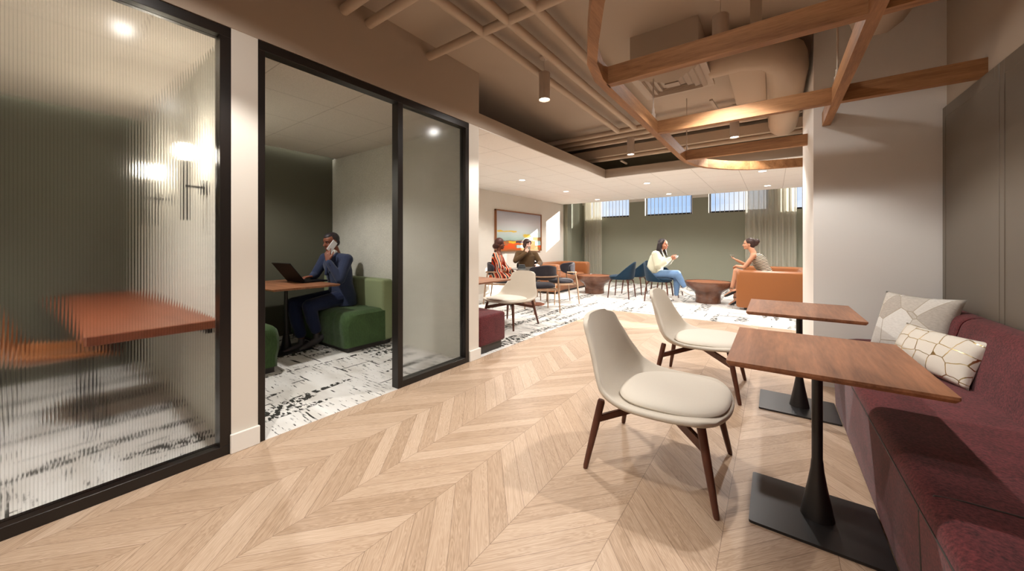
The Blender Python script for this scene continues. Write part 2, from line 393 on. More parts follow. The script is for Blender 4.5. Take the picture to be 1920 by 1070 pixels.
for i, (x0, x1, z0, z1) in enumerate(WIN):
    f = B(); t = .05 if i < 5 else .012; ya, yb = YG + .11, YG + .16
    box(f, x0, x1, ya, yb, z0, z0 + t); box(f, x0, x1, ya, yb, z1 - t, z1); box(f, x0, x0 + t, ya, yb, z0, z1); box(f, x1 - t, x1, ya, yb, z0, z1)
    w = struct('window_%d' % (i + 1), f, 'black')
    struct('pane', box(B(), x0 + t, x1 - t, YG + .13, YG + .136, z0 + t, z1 - t), 'pane', w)
    bl = B(); n = int((x1 - x0) / .11)
    if i < 5:
        for k in range(n):
            x = x0 + .06 + k * .11; bar(bl, (x, YG + .05, z0 + .012), (x, YG + .05, z1 - .01), .003, .014, up=(.79, .61, 0))
        struct('vertical_blind', bl, M['plate'], w)
    sl = B(); box(sl, x0, x0 + .012, YG - .004, YG + .11, z0, z1); box(sl, x1 - .012, x1, YG - .004, YG + .11, z0, z1)
    struct('reveal', sl, 'white', w)

# booths: back walls, ceilings, side walls
struct('wall_booth_back', box(B(), XL - .1, XL + .02, -3, 2.755, 0, 2.62), 'booth_green')
M['felt_w'] = M['felt']
bm = B(); box(bm, XL + .02, XW - .13, 2.735, 2.755, 0, 2.45)
struct('wall_booth_felt', bm, 'felt')
struct('wall_booth_divider', box(B(), XL + .02, XW - .12, .74, .85, 0, 2.45), 'felt')
struct('wall_booth_near', box(B(), XL, XW - .12, -1.9, -1.8, 0, 2.45), 'felt')
bm = B(); box(bm, XL + .12, XW - .13, -3, .74, 2.45, 2.48); box(bm, XL + .12, XW - .13, .85, 2.735, 2.45, 2.48)
struct('ceiling', bm, 'booth_tile')
bm = B(); box(bm, XL + .02, XL + .2, -3, 2.755, 2.56, 2.6); box(bm, XL + .19, XL + .2, -3, 2.755, 2.48, 2.56)
struct('trim_5', bm, 'white')
for y0, y1, l in ((-1.7, .70, 'far left cove light strip behind the fluted glass booth'), (.87, 2.72, 'cove light strip along the green wall of the open booth')):
    tag(obj('cove_light', box(B(), XL + .12, XL + .16, y0, y1, 2.485, 2.50), 'cove'), l, 'light strip', 'cove light strips')

# storefront frames
def storefront(name, y0, y1, parts, panes):
    f = B(); xa, xb = XW - .08, XW + .002
    for b in parts: box(f, xa, xb, *b, .0015, 1)
    o = struct(name, f, 'black')
    for p in panes:
        g = B(); pitch = .0105; n = int((p[1] - p[0]) / pitch); K = 6; fr, bk = [], []; xg = XW - .045
        for i in range(n * K + 1):
            y = p[0] + (p[1] - p[0]) * i / (n * K); ph = (i % K) / K; d = .0005 * math.sin(PI * ph)
            fr.append((xg - .006 - d, y)); bk.append((xg, y))
        loA = [g.verts.new((x, y, p[2])) for x, y in fr]; hiA = [g.verts.new((x, y, p[3])) for x, y in fr]
        loB = [g.verts.new((x, y, p[2])) for x, y in bk]; hiB = [g.verts.new((x, y, p[3])) for x, y in bk]
        for i in range(len(fr) - 1):
            g.faces.new((loA[i], hiA[i], hiA[i + 1], loA[i + 1])); g.faces.new((loB[i], loB[i + 1], hiB[i + 1], hiB[i]))
            g.faces.new((hiA[i], hiB[i], hiB[i + 1], hiA[i + 1])); g.faces.new((loA[i], loA[i + 1], loB[i + 1], loB[i]))
        g.faces.new((loA[0], loB[0], hiB[0], hiA[0])); g.faces.new((loA[-1], hiA[-1], hiB[-1], loB[-1]))
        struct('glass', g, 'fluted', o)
    return o
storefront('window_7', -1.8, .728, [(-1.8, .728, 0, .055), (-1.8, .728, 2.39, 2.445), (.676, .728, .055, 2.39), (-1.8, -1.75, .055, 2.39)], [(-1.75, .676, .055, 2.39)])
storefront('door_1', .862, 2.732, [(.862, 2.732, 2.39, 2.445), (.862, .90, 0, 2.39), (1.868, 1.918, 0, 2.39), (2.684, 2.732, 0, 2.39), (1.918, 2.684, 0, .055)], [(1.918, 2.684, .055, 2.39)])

# ================================================================== CEILING SERVICES
def pipe(pts, r, label, group='painted pipes under the exposed ceiling', n=20):
    return tag(obj('ceiling_pipe', tube(B(), pts, r, n), 'pipe', smooth=True), label, 'pipe', group)
PZ = 2.905
for y, l in ((1.40, 'short cross pipe leaving the header, leftmost in the photo'), (1.60, 'cross pipe leaving the header between the two other cross pipes'), (2.195, 'cross pipe meeting the long pipes above the booth doorway')):
    pipe([(XW + .005, y, PZ), (-.98 if y < 2 else -.98, y, PZ)], .036, l)
for x, y1, l in ((-1.885, 5.29, 'long ceiling pipe nearest the booth wall'), (-1.635, 5.29, 'middle one of three long ceiling pipes'), (-1.385, 5.29, 'long ceiling pipe nearest the wooden ceiling frame')):
    pipe([(x, -1.5, PZ), (x, y1, PZ)], .036, l)
for y, l in ((5.31, 'far cross pipe where the long pipes end'), (5.56, 'middle far cross pipe beyond the ends of the long pipes'), (5.82, 'farthest of the three thick cross pipes')):
    pipe([(-3.9, y, PZ), (2.2, y, PZ)], .036, l)
pipe([(-3.4, 6.26, 2.745), (.75, 6.26, 2.745)], .034, 'low pipe running beneath the boxed duct at the far edge of the opening')
tag(obj('boxed_duct', box(B(), -3.4, .75, 6.15, 6.4, 2.775, 2.91), 'pipe'), 'flat boxed duct crossing the ceiling above the lounge edge', 'duct')
def bracket(x, y, label):
    t = thing('pipe_bracket', label, 'bracket', (x, y, 2.6), 0, 'pipe hanger brackets'); b = B()
    bar(b, (0, 0, .05), (0, 0, CH - 2.6), .012, .03); obj('rod', b, 'vent', t); b = B(); bar(b, (0, .26, .05), (0, .26, CH - 2.6), .012, .03); obj('rod', b, 'vent', t)
    b = B(); bar(b, (0, -.015, .05), (0, .275, .05), .03, .02); obj('crossbar', b, 'vent', t); return t
b0 = bracket(-2.12, 6.13, 'thin metal bracket holding the boxed duct left of the far pendant'); dup(b0, (.22, 6.13, 2.6), 0, 'thin metal bracket holding the boxed duct right of the far pendant')
# big round ducts
def duct(pts, r, label, n=10): return tag(obj('round_duct', tube(B(), pts, r, n), 'pipe', smooth=True), label, 'duct', 'large ceiling ducts')
duct([(-.46, 3.62, 2.84), (-.2, 3.62, 2.84), (-.02, 3.70, 2.83), (.08, 3.86, 2.80), (.10, 4.1, 2.78), (.10, 5.9, 2.78)], .155, 'round duct leaving the air diffuser and bending along the grey wall end')
duct([(.62, 1.0, 2.83), (.62, 3.2, 2.83), (.60, 3.6, 2.85)], .16, 'round duct above the banquette behind the crossing battens')
tag(obj('flat_duct', box(B(), -.36, -.06, 3.85, 5.1, 2.88, 2.98, .004, 1), 'pipe'), 'flat rectangular duct panel beyond the air diffuser', 'duct')
# square diffuser hanging as a box
t = thing('air_diffuser', 'square ceiling air diffuser box behind the nearest wooden batten', 'vent', (-.75, 3.55, 2.70))
obj('plenum_box', box(B(), -.27, .27, -.38, .27, .03, CH - 2.70), 'vent', t)
bm = B(); box(bm, -.305, .305, -.305, .305, .0, .03); obj('face_plate', bm, 'vent', t)
for i, s in enumerate((.255, .2, .145, .09)):
    b = B(); o = rrect(-s, s, -s, s, .004, 1); q = rrect(-s + .035, s - .035, -s + .035, s - .035, .004, 1); z0, z1 = -.004, -.022
    a1 = [b.verts.new((x, y, z0)) for x, y in o]; a2 = [b.verts.new((x, y, z1)) for x, y in q]; a3 = [b.verts.new((x * .96, y * .96, z0)) for x, y in q]; n = len(a1)
    for r1, r2 in ((a1, a2), (a2, a3)):
        for j in range(n): b.faces.new((r1[j], r1[(j + 1) % n], r2[(j + 1) % n], r2[j]))
    obj('louvre', b, 'vent', t)
obj('centre_plate', box(B(), -.06, .06, -.045, .045, -.03, -.002), 'vent', t)
tag(obj('strap_hanger', box(B(), -.135, -.065, 3.1, 3.11, 2.72, CH), 'vent'), 'wide flat strap hanging from the ceiling beside the near pendant', 'hanger')
bm = B(); bar(bm, (-.55, 4.45, 2.78), (-.52, 5.0, 2.78), .03, .02); bar(bm, (-.52, 4.98, 2.78), (-.52, 4.98, CH), .03, .012)
tag(obj('angle_bracket', bm, 'vent'), 'thin metal angle bracket beneath the ceiling just past the air diffuser', 'bracket')

# wooden ceiling feature
t = thing('ceiling_frame', 'suspended wooden ceiling frame of curved rim and crossing battens', 'ceiling feature', (0, 0, 2.21))
rim = [(1.03, .66), (.5, .69), (.1, .80), (-.25, .98), (-.48, 1.20), (-.62, 1.42), (-.755, 1.685), (-.845, 1.88), (-.895, 2.10), (-.90, 2.35), (-.90, 4.6), (-.885, 4.83), (-.835, 5.08), (-.74, 5.32), (-.6, 5.52), (-.45, 5.68), (-.28, 5.81), (-.05, 5.91), (.3, 5.98), (1.2, 6.0)]
def strip(path, w, z0, z1):
    b = B(); P = [Vector((x, y)) for x, y in path]; L, R = [], []
    for i, p in enumerate(P):
        d = (P[min(i + 1, len(P) - 1)] - P[max(0, i - 1)]).normalized(); nrm = Vector((d.y, -d.x)); L.append(p); R.append(p + nrm * w)
    rs = [[b.verts.new((a.x, a.y, z0)), b.verts.new((c.x, c.y, z0)), b.verts.new((c.x, c.y, z1)), b.verts.new((a.x, a.y, z1))] for a, c in zip(L, R)]
    skin_rings(b, rs); return b
o = obj('curved_rim', strip(rim, .055, 0, .11), 'batten', t)
for x0, x1, y in ((-.85, 1.03, 2.185), (-.85, XR, 3.405), (-.85, .28, 4.675)):
    obj('crossbar', box(B(), x0, x1, y, y + .055, 0, .11), 'batten_x', t)
obj('long_batten', box(B(), .336, .389, .72, 4.035, -.001, .112), 'batten', t)
for x, y in ((-.872, 3.36), (.362, 3.36), (-.872, 4.9), (.362, .9), (-.8, 1.9)):
    b = B(); cyl(b, (x, y, .17), (x, y, CH - 2.21), .006, n=8); lathe(b, [(.006, .0), (.018, 0), (.020, .05), (.012, .06), (.011, .1), (.004, .1)], 14, (x, y, .111)); obj('hanger', b, 'fixture', t)

# pendants
def pendant(x, y, label):
    t = thing('pendant_light', label, 'pendant light', (x, y, 2.60), 0, 'cylinder pendants under the exposed ceiling')
    b = B(); lathe(b, [(.046, .012), (.0535, 0), (.0535, .255), (.05, .26)], 32); obj('shade', b, 'fixture', t, True)
    b = B(); lathe(b, [(.045, .008), (.045, .011)], 32); obj('lens', b, 'lens', t)
    obj('cord', cyl(B(), (0, 0, .26), (0, 0, CH - 2.61), .003, n=8), 'fixture', t)
    obj('canopy', lathe(B(), [(.045, CH - 2.62), (.045, CH - 2.60)], 24), 'fixture', t, True)
    light('spot', 'SPOT', (0, 0, -.01), SPOT_W, t, spot_size=math.radians(117), spot_blend=.3, shadow_soft_size=.035)
    light('lens_glow', 'SPOT', (0, 0, -.012), GLOW_W, t, spot_size=math.radians(176), spot_blend=.15, shadow_soft_size=.045); return t
p0 = pendant(-1.79, 3.0, 'small cylinder pendant over the walkway, nearest the booth wall')
for x, y, l in ((-1.79, 5.6, 'cylinder pendant far down the walkway beside the far bracket'), (-.41, 5.5, 'cylinder pendant seen under the second wooden crossbar'), (-.31, 3.0, 'cylinder pendant rising behind the nearest wooden crossbar'),
                (-1.79, .4, 'cylinder pendant over the walkway near the viewer'), (-.31, .9, 'cylinder pendant over the lounge chairs near the viewer'), (-1.0, -1.6, 'cylinder pendant behind the viewer')):
    dup(p0, (x, y, 2.6), 0, l)

# recessed downlights
def downlight(x, y, label, z=2.45):
    t = thing('recessed_downlight', label, 'downlight', (x, y, z), 0, 'recessed lounge downlights')
    obj('trim_ring', lathe(B(), [(.075, 0), (.078, -.004), (.058, -.004), (.055, 0)], 28), 'white', t, True)
    obj('lens', lathe(B(), [(.056, -.001), (.056, -.003)], 28), 'lens', t)
    light('spot', 'SPOT', (0, 0, -.02), DOWN_W, t, spot_size=math.radians(140), spot_blend=.5, shadow_soft_size=.05); return t
d0 = downlight(-3.92, 5.73, 'recessed downlight in the ceiling nearest the wall painting')
for x, y, l in ((-3.92, 7.55, 'recessed downlight second along the left ceiling row'), (-3.92, 9.4, 'recessed downlight farthest along the left ceiling row'), (-2.07, 7.5, 'recessed downlight in the centre row near the opening'),
                (-2.07, 9.39, 'recessed downlight in the centre row near the windows'), (-.15, 7.42, 'recessed downlight just under the curved wooden rim'), (-.1, 9.3, 'recessed downlight before the rightmost window in view'),
                (-3.92, 3.9, 'recessed downlight above the small maroon banquette'), (1.8, 7.5, 'recessed downlight beyond the grey wall, near row'), (1.8, 9.3, 'recessed downlight beyond the grey wall, window row')):
    dup(d0, (x, y, 2.45), 0, l)
for x, y, l in ((-4.1, 1.25, 'added downlight hidden behind the pier, brightening the open booth'), (-3.05, -.95, 'added downlight outside the view, brightening the fluted glass booth')):  # added fill lamps, kept out of sight, to brighten both booths
    q = dup(d0, (x, y, 2.45), 0, l)
    for c in q.children:
        if c.type == 'LIGHT': c.data = c.data.copy(); c.data.energy = 85 if y > 0 else 150
BOOTH_L = True
# ================================================================== FURNITURE
def surf(grid, close=False):
    b = B(); vs = [[b.verts.new(p) for p in row] for row in grid]
    for r0, r1 in zip(vs, vs[1:]):
        for i in range(len(r0) - 1): b.faces.new((r0[i], r0[i + 1], r1[i + 1], r1[i]))
    return b
def lerp_tab(t, tab):
    for (a, va), (c, vc) in zip(tab, tab[1:]):
        if t <= c:
            f = (t - a) / (c - a); f = f * f * (3 - 2 * f) if False else f
            return tuple(x + (y - x) * f for x, y in zip(va, vc)) if isinstance(va, tuple) else va + (vc - va) * f
    return tab[-1][1]
def catmull(P, n):
    P = [Vector(p) for p in P]; out = []
    for i in range(len(P) - 1):
        p0 = P[max(i - 1, 0)]; p1 = P[i]; p2 = P[i + 1]; p3 = P[min(i + 2, len(P) - 1)]
        for k in range(n):
            t = k / n; out.append(.5 * ((2 * p1) + (p2 - p0) * t + (2 * p0 - 5 * p1 + 4 * p2 - p3) * t * t + (3 * p1 - p0 - 3 * p2 + p3) * t ** 3))
    out.append(P[-1]); return out
def shell(tab, nv=6, nu=20):
    """tab rows: x, z, half width, side rise dz, side forward dx"""
    a = catmull([(r[0], r[1], r[2]) for r in tab], nv); c = catmull([(r[3], r[4], 0) for r in tab], nv); g = []
    for p, q in zip(a, c):
        row = []
        for i in range(nu + 1):
            u = -1 + 2 * i / nu; s = abs(u); row.append((p.x + q.y * s ** 2.2, math.sin(u * PI / 2) * p.z * 1.0 if False else u * p.z, p.y + q.x * s ** 3))
        g.append(row)
    return surf(g)
def solid(o, th, sub=1, off=0):
    m = o.modifiers.new('thickness', 'SOLIDIFY'); m.thickness = th; m.offset = off
    if sub: m = o.modifiers.new('smooth', 'SUBSURF'); m.levels = sub; m.render_levels = sub
    return o
def puck(cx, cy, cz, rx, ry, h, pw=2.6, n=40, tilt=0, egg=0):
    b = B(); rs = []
    for k in range(13):
        a = -PI / 2 + PI * k / 12; rr = math.copysign(abs(math.cos(a)) ** .35, 1) if abs(math.cos(a)) > 1e-6 else .02
        z = math.sin(a) * h / 2; row = []
        for i in range(n):
            t = 2 * PI * i / n; c, s = math.cos(t), math.sin(t)
            x = math.copysign(abs(c) ** (2 / pw), c) * rx * rr; y = math.copysign(abs(s) ** (2 / pw), s) * ry * rr * (1 + egg * c)
            row.append(b.verts.new((cx + x, cy + y, cz + z + tilt * x + (.012 * (1 - (x / rx) ** 2 - (y / ry) ** 2) if z > 0 else 0))))
        rs.append(row)
    skin_rings(b, rs); return b

# ---- cream lounge chair (faces local +x)
def lounge_chair(label, loc, rot):
    t = thing('lounge_chair', label, 'chair', loc, rot, 'cream shell lounge chairs')
    tab = [(.352, .384, .265, .0, -.06), (.25, .388, .34, .012, -.02), (.08, .366, .362, .03, 0), (-.10, .352, .368, .055, .01), (-.22, .368, .358, .085, .03), (-.29, .43, .326, .09, .06), (-.33, .52, .288, .06, .07),
           (-.357, .62, .260, .03, .062), (-.374, .70, .240, .004, .05), (-.385, .755, .226, -.010, .042), (-.390, .784, .192, -.018, .03), (-.391, .794, .125, -.008, .012)]
    o = obj('seat_shell', shell(tab), 'cream', t, True, False); solid(o, .028, 1, 0)
    b = puck(.072, 0, .402, .268, .288, .062, 2.7, 48, .035, .04); obj('seat_cushion', b, 'cream_pad', t, True)
    for sx in (1, -1):
        for sy in (1, -1):
            b = B(); p1 = Vector((.235 * sx if sx > 0 else -.245, .235 * sy, .375 if sx > 0 else .36)); p0 = Vector((.31 * sx, .305 * sy, 0))
            tube(b, [p0, p0 + (p1 - p0) * .04, p0 + (p1 - p0) * .6, p1 - (p1 - p0) * .03, p1], [.011, .0135, .019, .020, .016], 14); obj('leg', b, 'walnut', t, True)
            q = p0 + (p1 - p0) * .72; b = B(); bar(b, q, (.035 * sx, .03 * sy, .318), .022, .036, bev=.004); obj('brace', b, 'walnut', t)
    b = B(); box(b, -.06, .06, -.05, .05, .30, .345, .01); obj('hub', b, 'walnut', t); return t
lc = lounge_chair('cream shell lounge chair in the foreground, nearest the viewer', (-.51, 2.105, 0), 0)
dup(lc, (-.512, 3.49, 0), 0, 'cream shell lounge chair behind the nearest one, by the farther cafe table')
dup(lc, (-3.215, 4.38, 0), math.radians(-92), 'cream shell lounge chair on the carpet beside the small maroon banquette')

# ---- cafe tables
def cafe_table(label, loc, w=.625, d=.735, rot=0, h=.73, base=True, group='walnut cafe tables by the long banquette'):
    t = thing('cafe_table', label, 'table', loc, rot, group)
    b = B(); o = rrect(-w / 2, w / 2, -d / 2, d / 2, .006, 3); a1 = [b.verts.new((x * .975, y * .975, h - .022)) for x, y in o]; a2 = [b.verts.new((x, y, h - .010)) for x, y in o]; a3 = [b.verts.new((x, y, h)) for x, y in o]
    skin_rings(b, [a1, a2, a3]); obj('table_top', b, 'walnut_top', t)
    obj('base_plate', prism(B(), rrect(-.243, .214, -.205, .205, .012), .0, .011), 'blackm', t)
    b = B(); lathe(b, [(.060, .011), (.058, .02), (.047, .08), (.034, .15), (.024, .215), (.0215, .25), (.0195, .26), (.0195, h - .03)], 32); obj('column', b, 'blackm', t, True)
    obj('mount_plate', box(B(), -.09, .09, -.09, .09, h - .03, h - .022), 'blackm', t); return t
ct = cafe_table('walnut cafe table in the foreground right, nearest the viewer', (.156, 2.07, 0))
dup(ct, (.156, 3.41, 0), 0, 'walnut cafe table behind the nearest one, by the grey wall')
dup(ct, (-3.25, 3.66, 0), PI, 'walnut cafe table by the small maroon banquette, partly behind the white pier', 'walnut cafe tables in the lounge')

# ---- long banquette right
def banquette():
    t = thing('banquette_sofa', 'long maroon felt banquette along the taupe panelled wall', 'sofa', (.372, 0, 0))
    def prof(P, y0, y1, nm, bev=.05):
        b = B(); n = len(P); ys = [y0, y0 + .012, y0 + .04, y1 - .04, y1 - .012, y1]; sc = [.93, .985, 1, 1, .985, .93]; cx = sum(p[0] for p in P) / n; cz = sum(p[1] for p in P) / n
        rs = [[b.verts.new((cx + (x - cx) * s, y, cz + (z - cz) * s)) for x, z in P] for y, s in zip(ys, sc)]
        skin_rings(b, rs); return obj(nm, b, 'maroon', t, True)
    def rp(pts, r, n=6):
        out = []
        for i, p in enumerate(pts):
            p = Vector(p); a = Vector(pts[i - 1]) - p; c = Vector(pts[(i + 1) % len(pts)]) - p; rr = r[i]
            if rr == 0: out.append(tuple(p)); continue
            A = p + a.normalized() * rr; C = p + c.normalized() * rr
            for k in range(n + 1):
                u = k / n; out.append(tuple((1 - u) ** 2 * A + 2 * u * (1 - u) * p + u * u * C))
        return out
    seat = rp([(0, .02), (.66, .02), (.66, .452), (-.015, .452)], [0, 0, .02, .07])
    y = 3.93; segs = []
    b = B(); 
    # seat: one run with a rounded far corner
    ys = [-.6, 3.55, 3.72, 3.83, 3.90, 3.95, 3.975, 3.99]; ins = [0, 0, .015, .045, .085, .14, .2, .30]
    rs = []
    for yy, i in zip(ys, ins):
        rs.append([b.verts.new((x + i * (1 - x / .66) if x < .66 else x, yy, z)) for x, z in seat])
    skin_rings(b, rs); obj('seat', b, 'maroon', t, True)
    back = rp([(.455, .44), (.645, .44), (.645, .775), (.535, .775)], [0, 0, .03, .07])
    for y0, y1 in ((3.30, 3.97), (1.35, 3.285), (-.6, 1.335)):
        prof(back, y0, y1, 'backrest')
    b = B(); box(b, .002, .004, -.6, 3.6, .402, .4045)
    sm = []
    tube(b, [(-.0125, -.4, .398), (-.0125, 3.5, .398), (.002, 3.7, .398)], .0028, 6); tube(b, [(-.0035, 1.62, .05), (-.0125, 1.62, .39)], .0024, 6); tube(b, [(-.0125, 1.62, .39), (.02, 1.62, .448), (.08, 1.62, .4535), (.45, 1.62, .4535)], .0024, 6)
    obj('seam', b, 'plinth', t)
    return t
banquette()

# ---- pillows
def pillow(name, w, h, th, mat, label, loc, eul):
    b = B(); n = 22; top, bot = [], []
    for sgn, dst in ((1, top), (-1, bot)):
        for i in range(n + 1):
            row = []
            for j in range(n + 1):
                u = -1 + 2 * i / n; v = -1 + 2 * j / n; px = u * w / 2 * (1 - .075 * (1 - v * v) * abs(u) ** 1.5); pz = v * h / 2 * (1 - .085 * (1 - u * u) * abs(v) ** 1.5)
                d = max(0, (1 - u * u) * (1 - v * v)) ** .42 * th / 2; row.append((px, d * sgn, pz))
            dst.append(row)
    for g in (top, bot):
        vs = [[b.verts.new(p) for p in r] for r in g]
        for r0, r1 in zip(vs, vs[1:]):
            for i in range(n): b.faces.new((r0[i], r0[i + 1], r1[i + 1], r1[i]))
    bmesh.ops.remove_doubles(b, verts=b.verts, dist=.0005)
    o = obj(name, b, mat, None, True, False); o.location = loc; o.rotation_euler = eul; return tag(o, label, 'pillow')
def mat_leafpillow():
    k = NB('patchwork_hide_pillow', .85, None, .2); co = k.scl(k.co(), (6, 3, 4.6)); v = k.n('ShaderNodeTexVoronoi'); k.put(co, v.inputs['Vector']); v.inputs['Scale'].default_value = 1
    e = k.n('ShaderNodeTexVoronoi', feature='DISTANCE_TO_EDGE'); k.put(co, e.inputs['Vector']); e.inputs['Scale'].default_value = 1
    hair = k.noise(k.scl(k.co(), (60, 60, 260)), 1, 3); s = k.xyz(v.outputs['Color'])[0]
    c = k.ramp(s, [(.1, lin(196, 187, 176)), (.45, lin(218, 211, 200)), (.9, lin(240, 237, 232))]); c = k.mix(k.m_('MULTIPLY', k.step(hair, .35, .7), k.m_('SUBTRACT', .55, k.m_('MULTIPLY', s, .45))), c, lin(160, 148, 136))
    k.base(k.mix(k.m_('LESS_THAN', e.outputs['Distance'], .010), c, lin(176, 164, 146))); k.bump(hair, .3, .002); return k.m
def mat_trellis():
    k = NB('gold_trellis_pillow', .6, None, .3); P = k.xyz(k.co()); wv = k.n('ShaderNodeTexNoise'); k.put(k.co(), wv.inputs['Vector']); wv.inputs['Scale'].default_value = 16
    off = k.n('ShaderNodeVectorMath', operation='SCALE'); k.put(wv.outputs['Color'], off.inputs[0]); off.inputs['Scale'].default_value = .022
    ad = k.n('ShaderNodeVectorMath', operation='ADD'); k.put(k.vec(P[0], 0.0, P[2]), ad.inputs[0]); k.put(off.outputs[0], ad.inputs[1])
    e = k.n('ShaderNodeTexVoronoi', feature='DISTANCE_TO_EDGE', voronoi_dimensions='3D'); k.put(k.scl(ad.outputs[0], (11, 0, 13)), e.inputs['Vector']); e.inputs['Scale'].default_value = 1; e.inputs['Randomness'].default_value = .45
    ln = k.m_('LESS_THAN', e.outputs['Distance'], .026); nn = k.noise(k.co(), 300, 2)
    c = k.mix(k.m_('MULTIPLY', nn, .3), lin(226, 217, 203), lin(200, 188, 170)); k.base(k.mix(ln, c, lin(206, 180, 126)))
    k.put(ln, k.b.inputs['Metallic']); k.put(k.m_('SUBTRACT', .75, k.m_('MULTIPLY', ln, .45)), k.b.inputs['Roughness']); return k.m
M['leaf'] = mat_leafpillow(); M['trellis'] = mat_trellis()
pillow('throw_pillow', .44, .44, .15, 'leaf', 'square pale hide patchwork pillow at the far end of the long banquette', (.765, 3.56, .655), Euler((math.radians(-20), 0, math.radians(-48)), 'XYZ'))
pillow('throw_pillow', .52, .27, .13, 'trellis', 'cream lumbar pillow with gold trellis lines, in front of the patchwork one', (.755, 3.13, .575), Euler((math.radians(-24), 0, math.radians(-66)), 'XYZ'))

# ---- small maroon banquette by the lounge entrance
t = thing('banquette_sofa', 'short maroon felt banquette with dark plinth just past the white pier', 'sofa', (XW - .06, 2.89, 0))
obj('seat', box(B(), -2.45, .04, .015, .50, .09, .425, .035, 4), 'maroon', t, True)
obj('backrest', box(B(), -2.45, -.35, .01, .15, .40, .86, .05, 4), 'maroon', t, True)
b = B(); prism(b, [(-.36, .012), (-.06, .012), (-.08, .12), (-.36, .14)], .40, .70); obj('side_wing', b, 'maroon', t)
obj('plinth', box(B(), -2.4, -.005, .02, .47, 0, .09), 'plinth', t)

# ---- booth seats
def booth_seat(label, y, sgn):
    t = thing('bench', label, 'bench', (-3.78, y, 0), 0 if sgn > 0 else PI, 'green booth seats')
    L = 1.42; s = 1 if sgn > 0 else -1
    b = B(); x0, x1 = (-L, 0) if s > 0 else (0, L)
    P = [(0, .05), (.0, .14), (-.018, .22), (-.018, .33), (.0, .40), (.035, .435), (.09, .445), (.44, .445), (.445, .05)]
    nx = 40; rs = []
    for i in range(nx + 1):
        f = i / nx; e = min(f, 1 - f) * L; ins = .04 * max(0, 1 - e / .06) ** 2; ch = -.006 if (i % 8 == 0 and 0 < i < nx) else 0
        rs.append([b.verts.new((x0 + (x1 - x0) * f, yy + ins + (-ch if yy < .3 else 0), z - (ins * .8 if z > .3 else -ins * .3) + (ch if z > .4 else 0))) for yy, z in P])
    skin_rings(b, rs); obj('seat', b, 'green_seat', t, True)
    b = B(); box(b, x0, x1, .445, .595, .05, .785, .035, 4); obj('backrest', b, 'green_back', t, True)
    b = B(); box(b, x0 + .04, x1 - .04, .03, .57, 0, .05); obj('plinth', b, 'plinth', t); return t
booth_seat('green velvet bench the man in the suit sits on', 2.13, 1)
booth_seat('green velvet bench nearest the door frame, facing the seated man', 1.465, -1)

# booth table
t = cafe_table('walnut table in the open booth carrying the laptop', (-4.50, 1.81, 0), .68, 1.10, PI / 2, .76, group='booth tables')
for c in t.children:
    if c.name.startswith('table_top'): c.rotation_euler = (0, 0, 0)
for c in t.children:
    if c.name.startswith('base_plate'): c.location = (.0, 0, 0)
# laptop
t = thing('laptop', 'open dark laptop on the booth table in front of the man', 'laptop', (-4.56, 1.94, .761), math.radians(4))
obj('keyboard_base', box(B(), -.205, .205, .0, .27, 0, .018, .004, 2), 'laptop', t)
b = B(); bar(b, (0, .002, .016), (0, -.10, .262), .41, .008, up=(1, 0, 0), bev=.002)
b.free(); b = B(); r = bmesh.ops.create_cube(b, size=1); d = Vector((0, -.19, .245)).normalized(); nr = Vector((0, d.z, -d.y))
for v in r['verts']:
    x, y, z = v.co; v.co = Vector((x * .41, 0, 0)) + d * ((z + .5) * .275) + nr * (y * .008) + Vector((0, .0, .014))
lid = obj('screen_lid', b, 'laptop', t)
b = B(); r = bmesh.ops.create_cube(b, size=1)
for v in r['verts']:
    x, y, z = v.co; v.co = Vector((x * .385, 0, 0)) + d * ((z + .5) * .235 + .022) + nr * (.0045 + y * .001) + Vector((0, 0, .014))
obj('display', b, emit('laptop_display', (.35, .45, .6), .5), lid)
b = B()
for i in range(12):
    for j in range(5): box(b, -.17 + i * .0285, -.17 + i * .0285 + .024, .04 + j * .025, .06 + j * .025, .018, .020)
obj('keys', b, 'black', t)

# ---- sconces in the fluted-glass booth
def sconce(x, z, label):
    t = thing('wall_sconce', label, 'wall lamp', (x, .74, z), 0, 'booth wall sconces')
    b = B(); tube(b, [(0, -.10, -.42), (0, -.10, -.03)], .011, 12); tube(b, [(.022, -.10, -.40), (.022, -.10, -.03)], .006, 10); obj('stem', b, 'blackm', t, True)
    b = B(); cyl(b, (0, -.10, -.2), (0, 0, -.2), .008, n=10); cyl(b, (0, -.012, -.2), (0, 0, -.2), .05, n=28); obj('wall_plate', b, 'blackm', t)
    b = B(); bmesh.ops.create_uvsphere(b, u_segments=24, v_segments=14, radius=.052); bmesh.ops.translate(b, verts=b.verts, vec=(0, -.10, .02)); obj('globe', b, 'globe', t, True)
    return t
s = sconce(-3.06, 1.78, 'globe wall sconce behind the fluted glass, the nearer to the door frame'); dup(s, (-4.11, .74, 1.78), 0, 'globe wall sconce behind the fluted glass, the farther one to the left')

